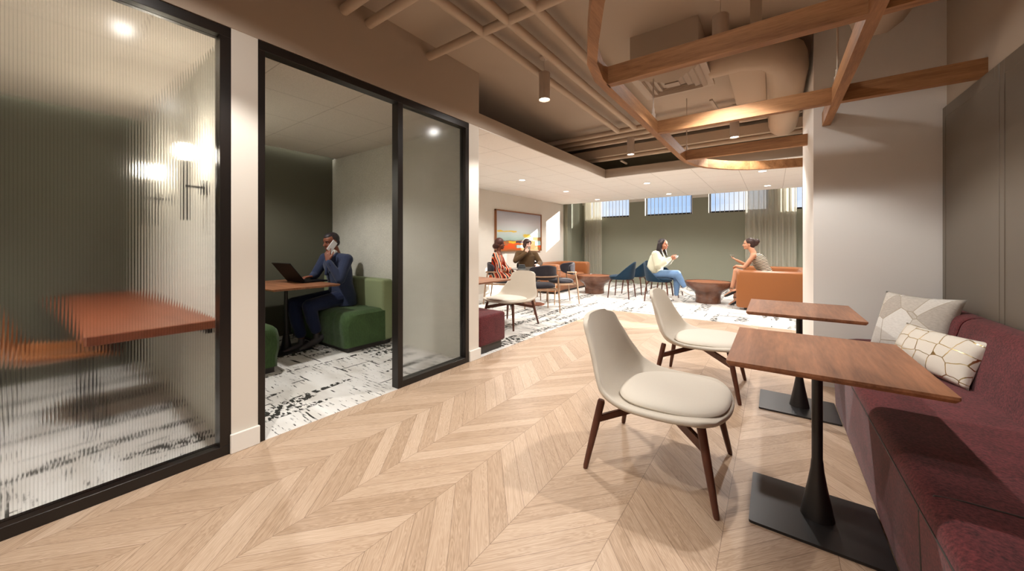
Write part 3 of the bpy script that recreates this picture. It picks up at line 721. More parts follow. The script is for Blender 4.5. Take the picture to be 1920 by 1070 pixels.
# booth behind fluted glass: table and orange shell chair
t = thing('booth_table', 'thick red-brown table blurred behind the fluted glass', 'table', (-3.9, .0, 0), 0, 'booth tables')
obj('table_top', box(B(), -1.3, 1.13, .20, .738, .69, .74, .004, 1), 'booth_table', t)
for lx in (-1.2, .2): obj('leg', cyl(B(), (lx, .27, 0), (lx, .27, .69), .012, n=12), 'blackm', t, True)
obj('wall_cleat', box(B(), -1.2, 1.0, .71, .738, .64, .69), 'blackm', t)
def bar_chair(label, loc, rot):
    t = thing('shell_chair', label, 'chair', loc, rot)
    tab = [(.30, .445, .23, .0, -.03), (.22, .462, .26, .02, 0), (.06, .452, .27, .05, 0), (-.10, .45, .27, .08, 0), (-.19, .49, .23, .10, .03), (-.235, .58, .22, .06, .06), (-.26, .70, .20, .02, .05), (-.275, .79, .17, 0, .03), (-.28, .82, .11, 0, .01)]
    o = obj('seat_shell', shell(tab), 'orange', t, True, False); solid(o, .03, 1, 0)
    for sx in (1, -1):
        for sy in (1, -1):
            b = B(); tube(b, [(.22 * sx, .22 * sy, 0), (.13 * sx, .12 * sy, .44)], .009, 10); obj('leg', b, 'black', t, True)
    return t
bar_chair('cognac shell chair with thin black legs behind the fluted glass', (-3.87, .13, 0), math.radians(88))

# ---- charcoal dining chairs (face local +x)
def dining_chair(label, loc, rot):
    t = thing('dining_chair', label, 'chair', loc, rot, 'charcoal dining chairs around the round table')
    obj('seat', puck(.02, 0, .462, .24, .24, .09, 3.2, 36), 'char', t, True)
    g = []
    for k in range(9):
        v = k / 8; z = .575 + .27 * v; row = []
        for i in range(17):
            a = math.radians(-78 + 156 * i / 16); hw = 1 - .28 * (2 * v - 1) ** 4 * (1 if v > .5 else 1.2) - (.16 * (1 - v)); zz = z + (-.05 * abs(math.sin(a)) ** 2 * (v - .3)) + .0
            row.append((.02 - .265 * math.cos(a * hw), .255 * math.sin(a * hw) * 1.0, zz))
        g.append(row)
    o = obj('backrest', surf(g), 'char', t, True, False); solid(o, .055, 2, 0)
    for sy in (1, -1):
        b = B(); tube(b, [(.245, .235 * sy, 0), (.225, .215 * sy, .43)], [.011, .016], 12); obj('leg', b, 'oak', t, True)
        b = B(); tube(b, [(-.29, .24 * sy, 0), (-.24, .235 * sy, .42), (-.19, .245 * sy, .655)], [.011, .017, .013], 12); obj('leg', b, 'oak', t, True)
        b = B(); bar(b, (-.235, .225 * sy, .405), (.22, .21 * sy, .405), .022, .035); obj('rail', b, 'oak', t)
    b = B(); tube(b, [(-.01, .262, .652), (-.12, .265, .652), (-.2, .235, .645), (-.27, .12, .64), (-.29, 0, .64), (-.27, -.12, .64), (-.2, -.235, .645), (-.12, -.265, .652), (-.01, -.262, .652)], .013, 10); obj('arm_rail', b, 'oak', t, True)
    b = B(); bar(b, (-.235, -.22, .405), (-.235, .22, .405), .022, .03); bar(b, (.22, -.2, .405), (.22, .2, .405), .022, .03); obj('rail', b, 'oak', t); return t
dc = dining_chair('charcoal chair with oak frame seen from behind, nearest the viewer at the round table', (-3.42, 5.62, 0), math.radians(143))
dup(dc, (-3.56, 6.66, 0), math.radians(230), 'charcoal chair with oak frame turned side-on, rightmost at the round table')
dup(dc, (-4.60, 5.92, 0), math.radians(22), 'charcoal chair under the woman in the striped dress')
dup(dc, (-4.42, 6.72, 0), math.radians(-50), 'charcoal chair behind the man in the brown sweater')
t = thing('round_table', 'round dark glass table between the two seated people on the left', 'table', (-3.93, 6.15, 0))
b = B(); lathe(b, [(.43, .712), (.46, .722), (.46, .73)], 48); obj('table_top', b, 'marble', t)
b = B(); lathe(b, [(.23, 0), (.23, .012), (.05, .02), (.03, .05), (.03, .712)], 40); obj('pedestal', b, 'copper', t, True)
for i, (z, w, l) in enumerate(((.731, .075, 'lowest dark block of the small stack on the round table'), (.757, .068, 'middle dark block of the small stack on the round table'), (.781, .06, 'topmost grey block of the small stack on the round table'))):
    b = box(B(), -w, w, -w * .75, w * .75, 0, .022, .003, 1); o = obj('coaster_box', b, 'plate' if False else 'book', None); o.location = (-4.13, 6.03, z); o.rotation_euler = (0, 0, .5 + i * .05); tag(o, l, 'box', 'dark blocks stacked on the round table')

# ---- cognac sofas
def tub_sofa(label, loc, rot, L=2.05, D=.98, H=.72):
    t = thing('leather_sofa', label, 'sofa', loc, rot, 'cognac leather sofas'); r = .09
    # local: front at x=0, depth to x=-D, length along y
    obj('base', box(B(), -D + .02, -.02, .02, L - .02, .04, .30, .05, 4), 'orange', t, True)
    obj('seat_cushion', box(B(), -D + .2, .0, .24, L - .24, .28, .44, .06, 5), 'orange', t, True)
    b = B(); cx = .3; P = []
    def arc(cx, cy, r, a0, a1, n=8): return [(cx + r * math.cos(math.radians(a0 + (a1 - a0) * i / n)), cy + r * math.sin(math.radians(a0 + (a1 - a0) * i / n))) for i in range(n + 1)]
    outer = [(0, 0)] + arc(-D + cx, cx, cx, 270, 180) + arc(-D + cx, L - cx, cx, 180, 90) + [(0, L)]
    w = .24; ci = cx - w * .6
    inner = [(0, w)] + arc(-D + w + ci, w + ci, ci, 270, 180) + arc(-D + w + ci, L - w - ci, ci, 180, 90) + [(0, L - w)]
    prof = [(0, .05), (0, H - .09), (.05, H - .025), (.18, H), (.5, H + .006), (.82, H), (.95, H - .025), (1, H - .09), (1, .25), (.9, .05)]
    rs = []
    N = len(outer); ext = []
    for i, (o_, n_) in enumerate(zip(outer, inner)):
        O, I = Vector(o_), Vector(n_); ext.append((O, I))
    for idx, (O, I) in enumerate(ext): rs.append([b.verts.new(((O + (I - O) * u).x, (O + (I - O) * u).y, z)) for u, z in prof])
    # rounded front faces of the arms
    def cap(O, I, sx):
        out = []
        for k, (dx, s) in enumerate(((.03, .97), (.05, .9), (.06, .78))):
            c = (O + I) / 2; out.append([b.verts.new((c.x + ((O + (I - O) * u) - c).x * s + dx, c.y + ((O + (I - O) * u) - c).y * s, .38 + (z - .38) * (s * .5 + .5))) for u, z in prof])
        return out
    rs = list(reversed(cap(*ext[0], 1))) + rs + cap(*ext[-1], 1)
    skin_rings(b, rs); obj('arm_and_back', b, 'orange', t, True)
    obj('plinth', box(B(), -D + .08, -.06, .08, L - .08, 0, .05), 'plinth', t); return t
sf = tub_sofa('cognac leather sofa against the left wall beneath the painting', (-4.30, 7.68, 0), 0, 1.98, .92)
tub_sofa('cognac leather sofa the woman in the striped dress top sits on, at the right', (-.50, 9.85, 0), PI, 2.0, 1.15, .725)

# ---- drum tables
def drum(label, loc):
    t = thing('drum_table', label, 'coffee table', loc, 0, 'turned walnut drum tables')
    b = B(); lathe(b, [(.235, 0), (.238, .03), (.232, .10), (.235, .16), (.262, .22), (.33, .275), (.40, .325), (.437, .38), (.446, .42), (.444, .44), (.425, .443), (.418, .425), (.3, .424)], 64); obj('body', b, 'drum', t, True)
    b = B(); lathe(b, [(.417, .424), (.417, .430)], 64); obj('top_inset', b, 'drum_top', t); return t
dr = drum('turned walnut drum table between the blue chairs and the right sofa', (-1.105, 8.49, 0)); dup(dr, (-3.63, 8.52, 0), .7, 'turned walnut drum table in front of the left cognac sofa')

# ---- blue side chairs
def blue_chair(label, loc, rot):
    t = thing('side_chair', label, 'chair', loc, rot, 'dark blue side chairs in the lounge')
    g = []; ns = 30
    for q in range(11):
        f = q / 10; row = []
        for i in range(ns + 1):
            a = math.radians(-118 + 236 * i / ns); x0 = -.245 * math.cos(a); y0 = .25 * math.sin(a); u = max(0, min(1, (.10 - x0) / .345))
            top = .455 + .375 * u ** 1.15; zb = .425; z = zb + (top - zb) * f; fl = min(1, (z - .40) / .08) ** .5; lean = (z - .44) * .14 * max(0, u)
            row.append((x0 * (.86 + .14 * fl) - lean, y0 * (.86 + .14 * fl) * (1 - .16 * max(0, (z - .6) / .23) ** 2), z))
        g.append(row)
    o = obj('back_shell', surf(g), 'navy', t, True, False); solid(o, .03, 1, 0)
    obj('seat_pan', puck(.03, 0, .435, .235, .238, .045, 2.6, 36), 'navy', t, True)
    obj('seat_cushion', puck(.045, 0, .475, .235, .235, .075, 3, 36), 'navy', t, True)
    for sx, x in ((1, .19), (-1, -.17)):
        b = B(); bar(b, (x, -.20, .41), (x, .20, .41), .025, .022); obj('cross_rail', b, 'walnut', t)
        for sy in (1, -1):
            b = B(); tube(b, [(x + .06 * sx, .235 * sy, 0), (x + .035 * sx, .215 * sy, .28), (x + .02 * sx, .20 * sy, .37), (x, .16 * sy, .405), (x - .0 * sx, .10 * sy, .41)], [.012, .016, .017, .016, .013], 12); obj('leg', b, 'walnut', t, True)
    return t
bc = blue_chair('dark blue chair facing the left drum table, nearest the viewer', (-2.80, 8.15, 0), PI)
dup(bc, (-2.78, 9.02, 0), PI, 'dark blue chair facing the left drum table, the one farther back')
dup(bc, (-2.00, 8.12, 0), 0, 'dark blue chair under the woman in the cream sweater')
dup(bc, (-2.00, 9.10, 0), 0, 'dark blue chair half hidden behind the woman in the cream sweater')

# ---- painting
def mat_painting():
    k = NB('abstract_painting', .6, None, .3); P = k.xyz(k.co('Generated')); u, v = P[1], P[2]; co = k.co('Generated')
    wob = k.noise(k.scl(co, (1, 3, 5)), 2.2, 5, .6); v2 = k.m_('ADD', v, k.m_('MULTIPLY', k.m_('SUBTRACT', wob, .5), .09))
    c = k.ramp(v2, [(0.0, lin(176, 96, 44)), (.05, lin(214, 84, 30)), (.16, lin(224, 90, 34)), (.235, lin(206, 104, 52)), (.25, lin(96, 88, 60)), (.265, lin(150, 170, 160)), (.36, lin(176, 192, 186)), (.5, lin(196, 204, 202)), (.72, lin(206, 204, 206)), (1.0, lin(170, 170, 180))])
    n2 = k.noise(k.scl(co, (1, 2.2, 7)), 2.4, 4, .6)
    rng = lambda a, lo, hi: k.m_('MULTIPLY', k.m_('GREATER_THAN', a, lo), k.m_('LESS_THAN', a, hi))
    lowr = k.m_('LESS_THAN', v2, .245)
    br = k.m_('MULTIPLY', lowr, k.step(n2, .52, .56)); c = k.mix(br, c, lin(150, 112, 70))
    pt = k.m_('MULTIPLY', rng(u, .42, .62), rng(v2, .06, .13)); c = k.mix(pt, c, lin(176, 206, 204))
    pt = k.m_('MULTIPLY', rng(u, .25, .40), rng(v2, .185, .24)); c = k.mix(pt, c, lin(222, 176, 50))
    pt = k.m_('MULTIPLY', rng(u, .40, .56), rng(v2, .19, .235)); c = k.mix(pt, c, lin(60, 58, 74))
    pt = k.m_('MULTIPLY', rng(u, .86, 1.0), rng(v2, .13, .24)); c = k.mix(pt, c, lin(160, 196, 196))
    pt = k.m_('MULTIPLY', rng(u, .02, .42), rng(v2, .475, .51)); c = k.mix(pt, c, lin(226, 188, 84))
    cl = k.m_('SQRT', k.m_('ADD', k.m_('POWER', k.m_('MULTIPLY', k.m_('SUBTRACT', u, .66), 1.0), 2), k.m_('POWER', k.m_('MULTIPLY', k.m_('SUBTRACT', v, .39), 2.2), 2)))
    cl = k.m_('ADD', cl, k.m_('MULTIPLY', k.m_('SUBTRACT', wob, .5), .2)); c = k.mix(k.step(cl, .13, .09), c, lin(208, 178, 70))
    pt = k.m_('MULTIPLY', rng(u, .80, 1.0), rng(v2, .27, .36)); c = k.mix(pt, c, lin(150, 108, 58))
    k.base(c); k.bump(n2, .2, .003); return k.m
M['paint_art'] = mat_painting()
t = thing('framed_painting', 'wide abstract landscape painting in a wooden frame on the left lounge wall', 'painting', (XL, 7.58, 1.54))
b = B(); y0, y1, z0, z1 = -1.02, 1.02, -.5, .5
box(b, 0, .05, y0, y1, z0, z0 + .03); box(b, 0, .05, y0, y1, z1 - .03, z1); box(b, 0, .05, y0, y0 + .03, z0, z1); box(b, 0, .05, y1 - .03, y1, z0, z1); obj('frame', b, 'frame_wood', t)
obj('canvas', box(B(), .005, .03, y0 + .03, y1 - .03, z0 + .03, z1 - .03), 'paint_art', t)

# ---- curtains
def curtain(x0, x1, label, n=9):
    b = B(); g0, g1 = [], []
    N = 140
    for i in range(N + 1):
        f = i / N; x = x0 + (x1 - x0) * f; y = 11.20 + .035 * math.sin(f * n * 2 * PI) + .012 * math.sin(f * 31 + 1); g0.append(b.verts.new((x, y, .02))); g1.append(b.verts.new((x, y * .999 + .01, 3.05)))
    for i in range(N): b.faces.new((g0[i], g0[i + 1], g1[i + 1], g1[i]))
    o = obj('sheer_curtain', b, 'sheer', None, True, False); return tag(o, label, 'curtain', 'sheer curtains')
curtain(-5.14, -4.52, 'sheer curtain at the left end of the window wall'); curtain(-.60, .46, 'sheer curtain at the right end of the window wall, beside the grey wall')
b = B(); bar(b, (XL + .13, 11.2, 3.075), (7, 11.2, 3.075), .03, .03); tag(obj('curtain_rail', b, 'white'), 'ceiling curtain rail above both sheer curtains', 'rail')
# ================================================================== PEOPLE
def cap_prim(b, p0, p1, r0, r1, n=14):
    p0, p1 = Vector(p0), Vector(p1); d = p1 - p0
    if d.length < 1e-5: d = Vector((0, 0, 1e-4))
    x = d.normalized(); rs = []
    for k in (-80, -60, -35, -10): a = math.radians(k); rs.append((p0 + x * r0 * math.sin(a), r0 * math.cos(a)))
    for k in (10, 35, 60, 80): a = math.radians(k); rs.append((p1 + x * r1 * math.sin(a), r1 * math.cos(a)))
    skin_rings(b, [ring(b, c, x, n, r) for c, r in rs])
def ell_prim(b, c, r, eul=(0, 0, 0), mat=None):
    s = bmesh.ops.create_uvsphere(b, u_segments=18, v_segments=12, radius=1)
    m = (mat or Matrix.Identity(4)) @ Matrix.Translation(c) @ Euler(eul).to_matrix().to_4x4() @ Matrix.Diagonal((*r, 1))
    bmesh.ops.transform(b, matrix=m, verts=s['verts'])
def loft_prim(b, secs, n=20):
    rs = []
    for i, s in enumerate(secs):
        c = Vector(s[0]); rx, ry = s[1], s[2]; yaw = s[3] if len(s) > 3 else 0; d = Vector(secs[min(i + 1, len(secs) - 1)][0]) - Vector(secs[max(i - 1, 0)][0]); d.normalize()
        fx = Vector((math.cos(yaw), math.sin(yaw), 0)); fx = (fx - d * fx.dot(d)).normalized(); fy = d.cross(fx)
        rs.append([b.verts.new(c + fx * rx * math.cos(2 * PI * k / n) + fy * ry * math.sin(2 * PI * k / n)) for k in range(n)])
    skin_rings(b, rs)
def blob(name, fill, mat, parent, vox=.006, it=4, fac=.5):
    b = B(); fill(b); me = bpy.data.meshes.new('tmp'); bmesh.ops.recalc_face_normals(b, faces=b.faces); b.to_mesh(me); b.free()
    o = bpy.data.objects.new('tmp', me); COL.objects.link(o)
    m = o.modifiers.new('r', 'REMESH'); m.mode = 'VOXEL'; m.voxel_size = vox; m.use_smooth_shade = True
    s = o.modifiers.new('s', 'SMOOTH'); s.iterations = it; s.factor = fac
    dg = bpy.context.evaluated_depsgraph_get(); dg.update(); nm = bpy.data.meshes.new_from_object(o.evaluated_get(dg)); nm.name = name
    bpy.data.objects.remove(o); r = bpy.data.objects.new(name, nm); COL.objects.link(r); nm.materials.clear(); nm.materials.append(M[mat] if isinstance(mat, str) else mat); nm.shade_smooth()
    if parent: r.parent = parent
    return r
def headmat(c, yaw=0, pitch=0, roll=0): return Matrix.Translation(c) @ Euler((roll, pitch, yaw), 'XYZ').to_matrix().to_4x4()
def head_prims(b, H, k=1.0, nose=1):
    T = lambda *p: H @ (Vector(p) * k)
    e = lambda c, r, eu=(0, 0, 0): ell_prim(b, Vector(c) * k, tuple(x * k for x in r), eu, H)
    e((-.006, 0, .03), (.094, .073, .086)); e((.022, 0, -.02), (.064, .060, .078)); e((.03, 0, -.068), (.052, .045, .036)); e((.064, 0, -.092), (.022, .024, .018))
    e((.05, 0, .035), (.04, .055, .045))
    cap_prim(b, T(.082, 0, .012), T(.103, 0, -.028), .008 * k, .0125 * k); e((.093, .010, -.031), (.011, .008, .007)); e((.093, -.010, -.031), (.011, .008, .007))
    for s in (1, -1):
        cap_prim(b, T(.082, .012 * s, .021), T(.068, .045 * s, .02), .010 * k, .009 * k); e((.058, .036 * s, -.028), (.024, .020, .020)); e((-.004, .072 * s, -.012), (.017, .009, .029), (0, .15, .25 * s))
    e((.082, 0, -.058), (.011, .022, .006)); e((.081, 0, -.067), (.011, .019, .007))
def face_parts(H, par, k, skin, lips, browc, glasses=False):
    def small(nm, fill, mat): return blob(nm, fill, mat, par, .0022 * 1.0, 1)
    for s in (1, -1):
        b = B(); ell_prim(b, Vector((.0740, .030 * s, .001)) * k, (.0085 * k, .011 * k, .0042 * k), (0, 0, .35 * s), H); e_ = obj('eye', b, 'eye_white', par, True)
        b = B(); ell_prim(b, Vector((.0800, .031 * s, .001)) * k, (.0035 * k, .0052 * k, .0045 * k), (0, 0, .35 * s), H); obj('iris', b, 'eye_dark', e_, True)
        b = B(); cap_prim(b, H @ (Vector((.090, .014 * s, .020)) * k), H @ (Vector((.076, .048 * s, .022)) * k), .0042 * k, .003 * k); obj('eyebrow', b, browc, par, True)
    b = B(); ell_prim(b, Vector((.087, 0, -.0585)) * k, (.009 * k, .021 * k, .0045 * k), (0, 0, 0), H); ell_prim(b, Vector((.086, 0, -.067)) * k, (.009 * k, .018 * k, .0055 * k), (0, 0, 0), H); obj('lips', b, lips, par, True)
def hand_prims(b, wrist, fwd, palm, curls=(.5, .5, .55, .6), thumb=.4, side=1, L=.175, r=.0085, spread=.05):
    """fwd: direction of fingers, palm: direction the palm faces, side: +1 thumb on fwd x palm side"""
    f = Vector(fwd).normalized(); p = Vector(palm); p = (p - f * p.dot(f)).normalized(); s = f.cross(p) * side; w = Vector(wrist)
    pl = L * .50; c = w + f * pl
    for t in (-.030, -.011, .009, .028):
        cap_prim(b, w + f * .012 + s * t * .6, c + s * t, .0135, .0105)
    lens = (.90, 1.0, .93, .74)
    for i, (t, cu) in enumerate(zip((.029, .0095, -.0105, -.030), curls)):
        q = c + s * t; d = (f + s * t * spread * 20 * .15).normalized(); sg = L * .46 * lens[i]; a = 0
        for j, fr in enumerate((.44, .31, .25)):
            a += cu * (.7 if j == 0 else 1.0); dd = d * math.cos(a) + p * math.sin(a); q2 = q + dd * sg * fr; cap_prim(b, q, q2, r * (1 - .1 * j), r * (.92 - .1 * j)); q = q2
    q = w + f * .028 + s * .026; d = (f * .75 + s * .62 + p * .35 * thumb).normalized(); q2 = q + d * .042; cap_prim(b, q, q2, .013, .0105); d2 = (f * .9 + s * .15 + p * .6 * thumb).normalized(); q3 = q2 + d2 * .032; cap_prim(b, q2, q3, .0105, .009); cap_prim(b, q3, q3 + d2 * .016, .009, .0075)
def foot_prims(b, ankle, heel_to_toe, up=(0, 0, 1), L=.25, w=.040, h=.035):
    f = Vector(heel_to_toe).normalized(); a = Vector(ankle); u = Vector(up); u = (u - f * u.dot(f)).normalized(); base = a - u * .055
    cap_prim(b, base - f * .045, base + f * .05, w * .85, w * .92); cap_prim(b, base + f * .05, base + f * (L - .095), w * .95, w * .72); cap_prim(b, base + f * .09, base + f * (L - .07), w * .8, h * .72); cap_prim(b, a + u * .01, base + f * .02, w * .8, w * .8)
def limb(b, pts, rs):
    for i in range(len(pts) - 1): cap_prim(b, pts[i], pts[i + 1], rs[i], rs[i + 1])

def skinmat(name, c):
    k = NB(name, .5, c, .35); k.b.inputs['Subsurface Weight'].default_value = .08; k.b.inputs['Subsurface Radius'].default_value = (.02, .008, .004); k.tint(k.noise(k.co(), 30, 3), c, .93, 1.05); return k.m
M['eye_white'] = plain('eye_white', lin(170, 160, 152), .4); M['eye_dark'] = plain('eye_iris', lin(32, 22, 18), .2)
M['skin_brown'] = skinmat('deep_brown_skin', lin(122, 72, 52)); M['skin_dark'] = skinmat('dark_brown_skin', lin(104, 58, 38)); M['skin_tan'] = skinmat('tan_skin', lin(206, 150, 118)); M['skin_med'] = skinmat('warm_skin', lin(196, 132, 104)); M['skin_pale'] = skinmat('light_skin', lin(228, 182, 164))
M['lip_a'] = plain('brown_lips', lin(118, 62, 54), .4); M['lip_b'] = plain('rose_lips', lin(176, 82, 82), .4)
def hairmat(name, c):
    k = NB(name, .5, c, .4); f = k.noise(k.scl(k.co(), (160, 160, 14)), 1, 3); k.tint(f, c, .5, 1.6); k.bump(f, .5, .003); return k.m
M['hair_black'] = hairmat('black_hair', lin(38, 30, 32)); M['hair_brown'] = hairmat('dark_brown_hair', lin(58, 38, 32)); M['hair_auburn'] = hairmat('brown_updo_hair', lin(66, 34, 26))
M['suit'] = fabric('navy_suit_cloth', lin(48, 56, 80), 300, .85, 1.2, .85, .15); M['trouser'] = fabric('navy_trouser_cloth', lin(32, 40, 68), 300, .85, 1.2, .85, .15)
M['shirt'] = fabric('pale_grey_shirt', lin(206, 202, 194), 200, .95, 1.05, .8, .1); M['lshoe'] = plain('dark_grey_leather_shoe', lin(62, 58, 60), .45)
M['sweater'] = fabric('cream_knit_sweater', lin(204, 200, 176), 120, .9, 1.08, .9, .3); M['jean'] = fabric('light_blue_denim', lin(112, 142, 180), 90, .8, 1.2, .85, .2, (1, 1, 1), .4)
M['white_shoe'] = plain('white_canvas_shoe', lin(228, 222, 216), .6); M['brown_knit'] = fabric('olive_brown_turtleneck', lin(92, 70, 46), 160, .8, 1.2, .9, .25); M['dark_pant'] = fabric('dark_trousers', lin(46, 44, 48), 200)
M['black_heel'] = plain('black_heel_leather', lin(24, 20, 20), .35)
def mat_bw():
    k = NB('black_cream_striped_dress', .8, None, .2); P = k.xyz(k.co()); f = k.m_('FRACT', k.m_('MULTIPLY', k.m_('ADD', P[2], k.m_('MULTIPLY', P[0], .25)), 36)); k.base(k.mix(k.m_('GREATER_THAN', f, .48), lin(226, 210, 186), lin(34, 28, 30))); return k.m
def mat_multi():
    k = NB('multicolour_striped_dress', .8, None, .2); P = k.xyz(k.co()); w = k.m_('MULTIPLY', k.noise(k.co(), 3.5, 2), .11)
    f = k.m_('FRACT', k.m_('MULTIPLY', k.m_('ADD', k.m_('ADD', k.m_('MULTIPLY', P[1], .8), k.m_('MULTIPLY', P[0], .8)), k.m_('ADD', w, k.m_('MULTIPLY', P[2], .18))), 8.5))
    k.base(k.ramp(f, [(0, lin(212, 180, 146)), (.2, lin(196, 60, 34)), (.38, lin(34, 28, 30)), (.55, lin(214, 84, 40)), (.68, lin(220, 196, 168)), (.8, lin(64, 66, 110)), (.86, lin(40, 34, 34))], 'CONSTANT')); return k.m
M['bw'] = mat_bw(); M['multi'] = mat_multi()

def seated(name, label, loc, rot, J, skin, H, hk=1.0, vox=.007, bare_legs=False, arms_r=1.0, torso=1.0, hands=None, feet=True):
    """body: one continuous remeshed figure; garments are added by the caller"""
    def fill(b):
        head_prims(b, H, hk)
        limb(b, [J['neck'], H @ Vector((-.015, 0, -.05))], [.052 * torso, .050 * torso])
        loft_prim(b, [(J['pelvis'] + Vector((0, 0, -.09)), .09, .13), (J['pelvis'], .105, .155), (J['waist'], .09 * torso, .125 * torso), (J['chest'], .105 * torso, .15 * torso, J.get('yaw', 0)), (J['neck'] - Vector((0, 0, .05)), .07, .13 * torso, J.get('yaw', 0)), (J['neck'], .045, .055)])
        for s in ('L', 'R'):
            limb(b, [J['neck'] - Vector((0, 0, .04)), J['sh' + s], J['el' + s], J['wr' + s]], [.045, .044 * arms_r, .036 * arms_r, .024 * arms_r])
            limb(b, [J['pelvis'] + Vector((0, .07 if s == 'L' else -.07, -.01)), J['kn' + s], J['kn' + s] * .55 + J['an' + s] * .45 + Vector((-.012, 0, 0)), J['an' + s]], [.078, .052, .047, .031])
            if feet: foot_prims(b, J['an' + s], J['to' + s] - J['an' + s] + Vector((0, 0, .0)), (0, 0, 1) if abs((J['to' + s] - J['an' + s]).normalized().z) < .8 else (1, 0, 0), .235, .034, .028)
        for h in hands or []: hand_prims(b, **h)
    o = blob(name, fill, skin, None, vox, 3); o.location = loc; o.rotation_euler = (0, 0, rot); tag(o, label, 'person'); return o
V = lambda *a: Vector(a)

# ---- man in navy suit (local x towards the table)
J = dict(pelvis=V(-.02, 0, .55), waist=V(-.01, 0, .72), chest=V(.03, 0, .93), neck=V(.055, 0, 1.09), yaw=.12, shL=V(.02, .185, 1.02), shR=V(.10, -.18, 1.03), elL=V(.13, .23, .79), wrL=V(.225, .14, 1.0), elR=V(.20, -.23, .83), wrR=V(.27, -.17, .815),
         knL=V(.43, .10, .50), knR=V(.50, -.14, .51), anL=V(.33, .08, .155), anR=V(.44, -.05, .095), toL=V(.49, .06, .08), toR=V(.60, -.02, .07))
Hm = headmat(V(.115, 0, 1.235), .12, .16)
man = seated('person', 'man in navy suit on the green bench, phone at his ear', (-4.41, 2.40, 0), -PI / 2, J, 'skin_brown', Hm, 1.0, .0055,
             feet=False, hands=[dict(wrist=J['wrL'] + V(0, -.006, .012), fwd=(-.10, -.28, 1), palm=(-.75, -.6, 0), curls=(.18, .35, .45, .55), thumb=.3, side=-1, L=.17), dict(wrist=J['wrR'], fwd=(1, .25, -.05), palm=(0, 0, -1), curls=(.32, .28, .3, .35), side=-1, L=.175)])
face_parts(Hm, man, 1.0, 'skin_brown', 'lip_a', 'hair_black')
def f(b):
    ell_prim(b, V(-.017, 0, .040), (.088, .0755, .0805), (0, 0, 0), Hm); ell_prim(b, V(-.042, 0, -.008), (.058, .068, .06), (0, 0, 0), Hm); ell_prim(b, V(.010, 0, .066), (.074, .058, .052), (0, 0, 0), Hm)
blob('hair', f, 'hair_black', man, .006, 2)
def f(b):
    P = V(0, 0, 0)
    loft_prim(b, [(V(-.02, 0, .45), .15, .215), (V(-.02, 0, .56), .15, .21), (V(-.005, 0, .70), .128, .175), (V(.02, 0, .86), .135, .19, .1), (V(.05, 0, .98), .128, .20, .12), (V(.055, 0, 1.055), .09, .155, .12), (V(.045, 0, 1.10), .062, .075)], 28)
    for s in ('L', 'R'): limb(b, [V(.05, .10 if s == 'L' else -.10, 1.03), J['sh' + s], J['el' + s], J['wr' + s] + (J['el' + s] - J['wr' + s]).normalized() * .015], [.07, .072, .056, .040])
jk = blob('jacket', f, 'suit', man, .0065, 4)
def f(b):
    loft_prim(b, [(V(.0, 0, .6), .10, .10), (V(.075, 0, .72), .05, .05), (V(.105, .0, .88), .04, .04), (V(.130, 0, 1.0), .042, .042), (V(.105, 0, 1.10), .05, .06), (V(.085, 0, 1.135), .052, .058)], 20)
blob('shirt', f, 'shirt', man, .006, 2)
for s in (1, -1):
    b = B(); P = [V(.095, .062 * s, 1.115), V(.155, .075 * s, 1.03), V(.178, .045 * s, .93), V(.170, .012 * s, .84)]; Q = [V(.06, .085 * s, 1.12), V(.115, .125 * s, 1.03), V(.152, .105 * s, .98), V(.165, .03 * s, .84)]
    g1 = [b.verts.new(p) for p in P]; g2 = [b.verts.new(p) for p in Q]
    for i in range(3): b.faces.new((g1[i], g1[i + 1], g2[i + 1], g2[i]))
    o = obj('lapel', b, 'suit', jk, True); solid(o, .008, 1)
b = B()
for i in range(4): ell_prim(b, J['wrL'] * (1 - .16 - .08 * i) + J['elL'] * (.16 + .08 * i) + V(.028, .026, .012), (.006, .006, .006))
obj('cuff_buttons', b, 'black', jk, True)
b = B(); ell_prim(b, V(.13, .0, 1.075), (.018, .018, .022)); cap_prim(b, V(.150, 0, 1.06), V(.178, 0, .85), .016, .022); obj('tie', b, 'suit', man, True)
def f(b):
    for s in ('L', 'R'):
        y = .08 if s == 'L' else -.08; a = J['kn' + s] * .12 + J['an' + s] * .88 + V(0, 0, .02)
        limb(b, [V(-.03, y, .555), J['kn' + s] + V(-.01, 0, .0), J['kn' + s] * .5 + J['an' + s] * .5, a], [.105, .078, .070, .060])
    ell_prim(b, V(-.03, 0, .54), (.15, .18, .09))
blob('trousers', f, 'trouser', man, .0065, 4)
for s in ('L', 'R'):
    blob('shoe', lambda b: foot_prims(b, J['an' + s] - V(0, 0, .012), J['to' + s] - J['an' + s], (0, 0, 1), .275, .044, .036), 'lshoe', man, .0055, 3)
# phone
b = B(); box(b, -.037, .037, -.004, .004, -.075, .075, .006, 2); o = obj('mobile_phone', b, 'phone'); tag(o, 'white mobile phone held to the ear of the man in the suit', 'phone')
bpy.context.view_layer.update()
Rm = Matrix.Translation((-4.41, 2.40, 0)) @ Matrix.Rotation(-PI / 2, 4, 'Z')
o.matrix_world = Rm @ Matrix.Translation((.158, .098, 1.185)) @ Euler((.10, -.72, .12), 'XYZ').to_matrix().to_4x4()

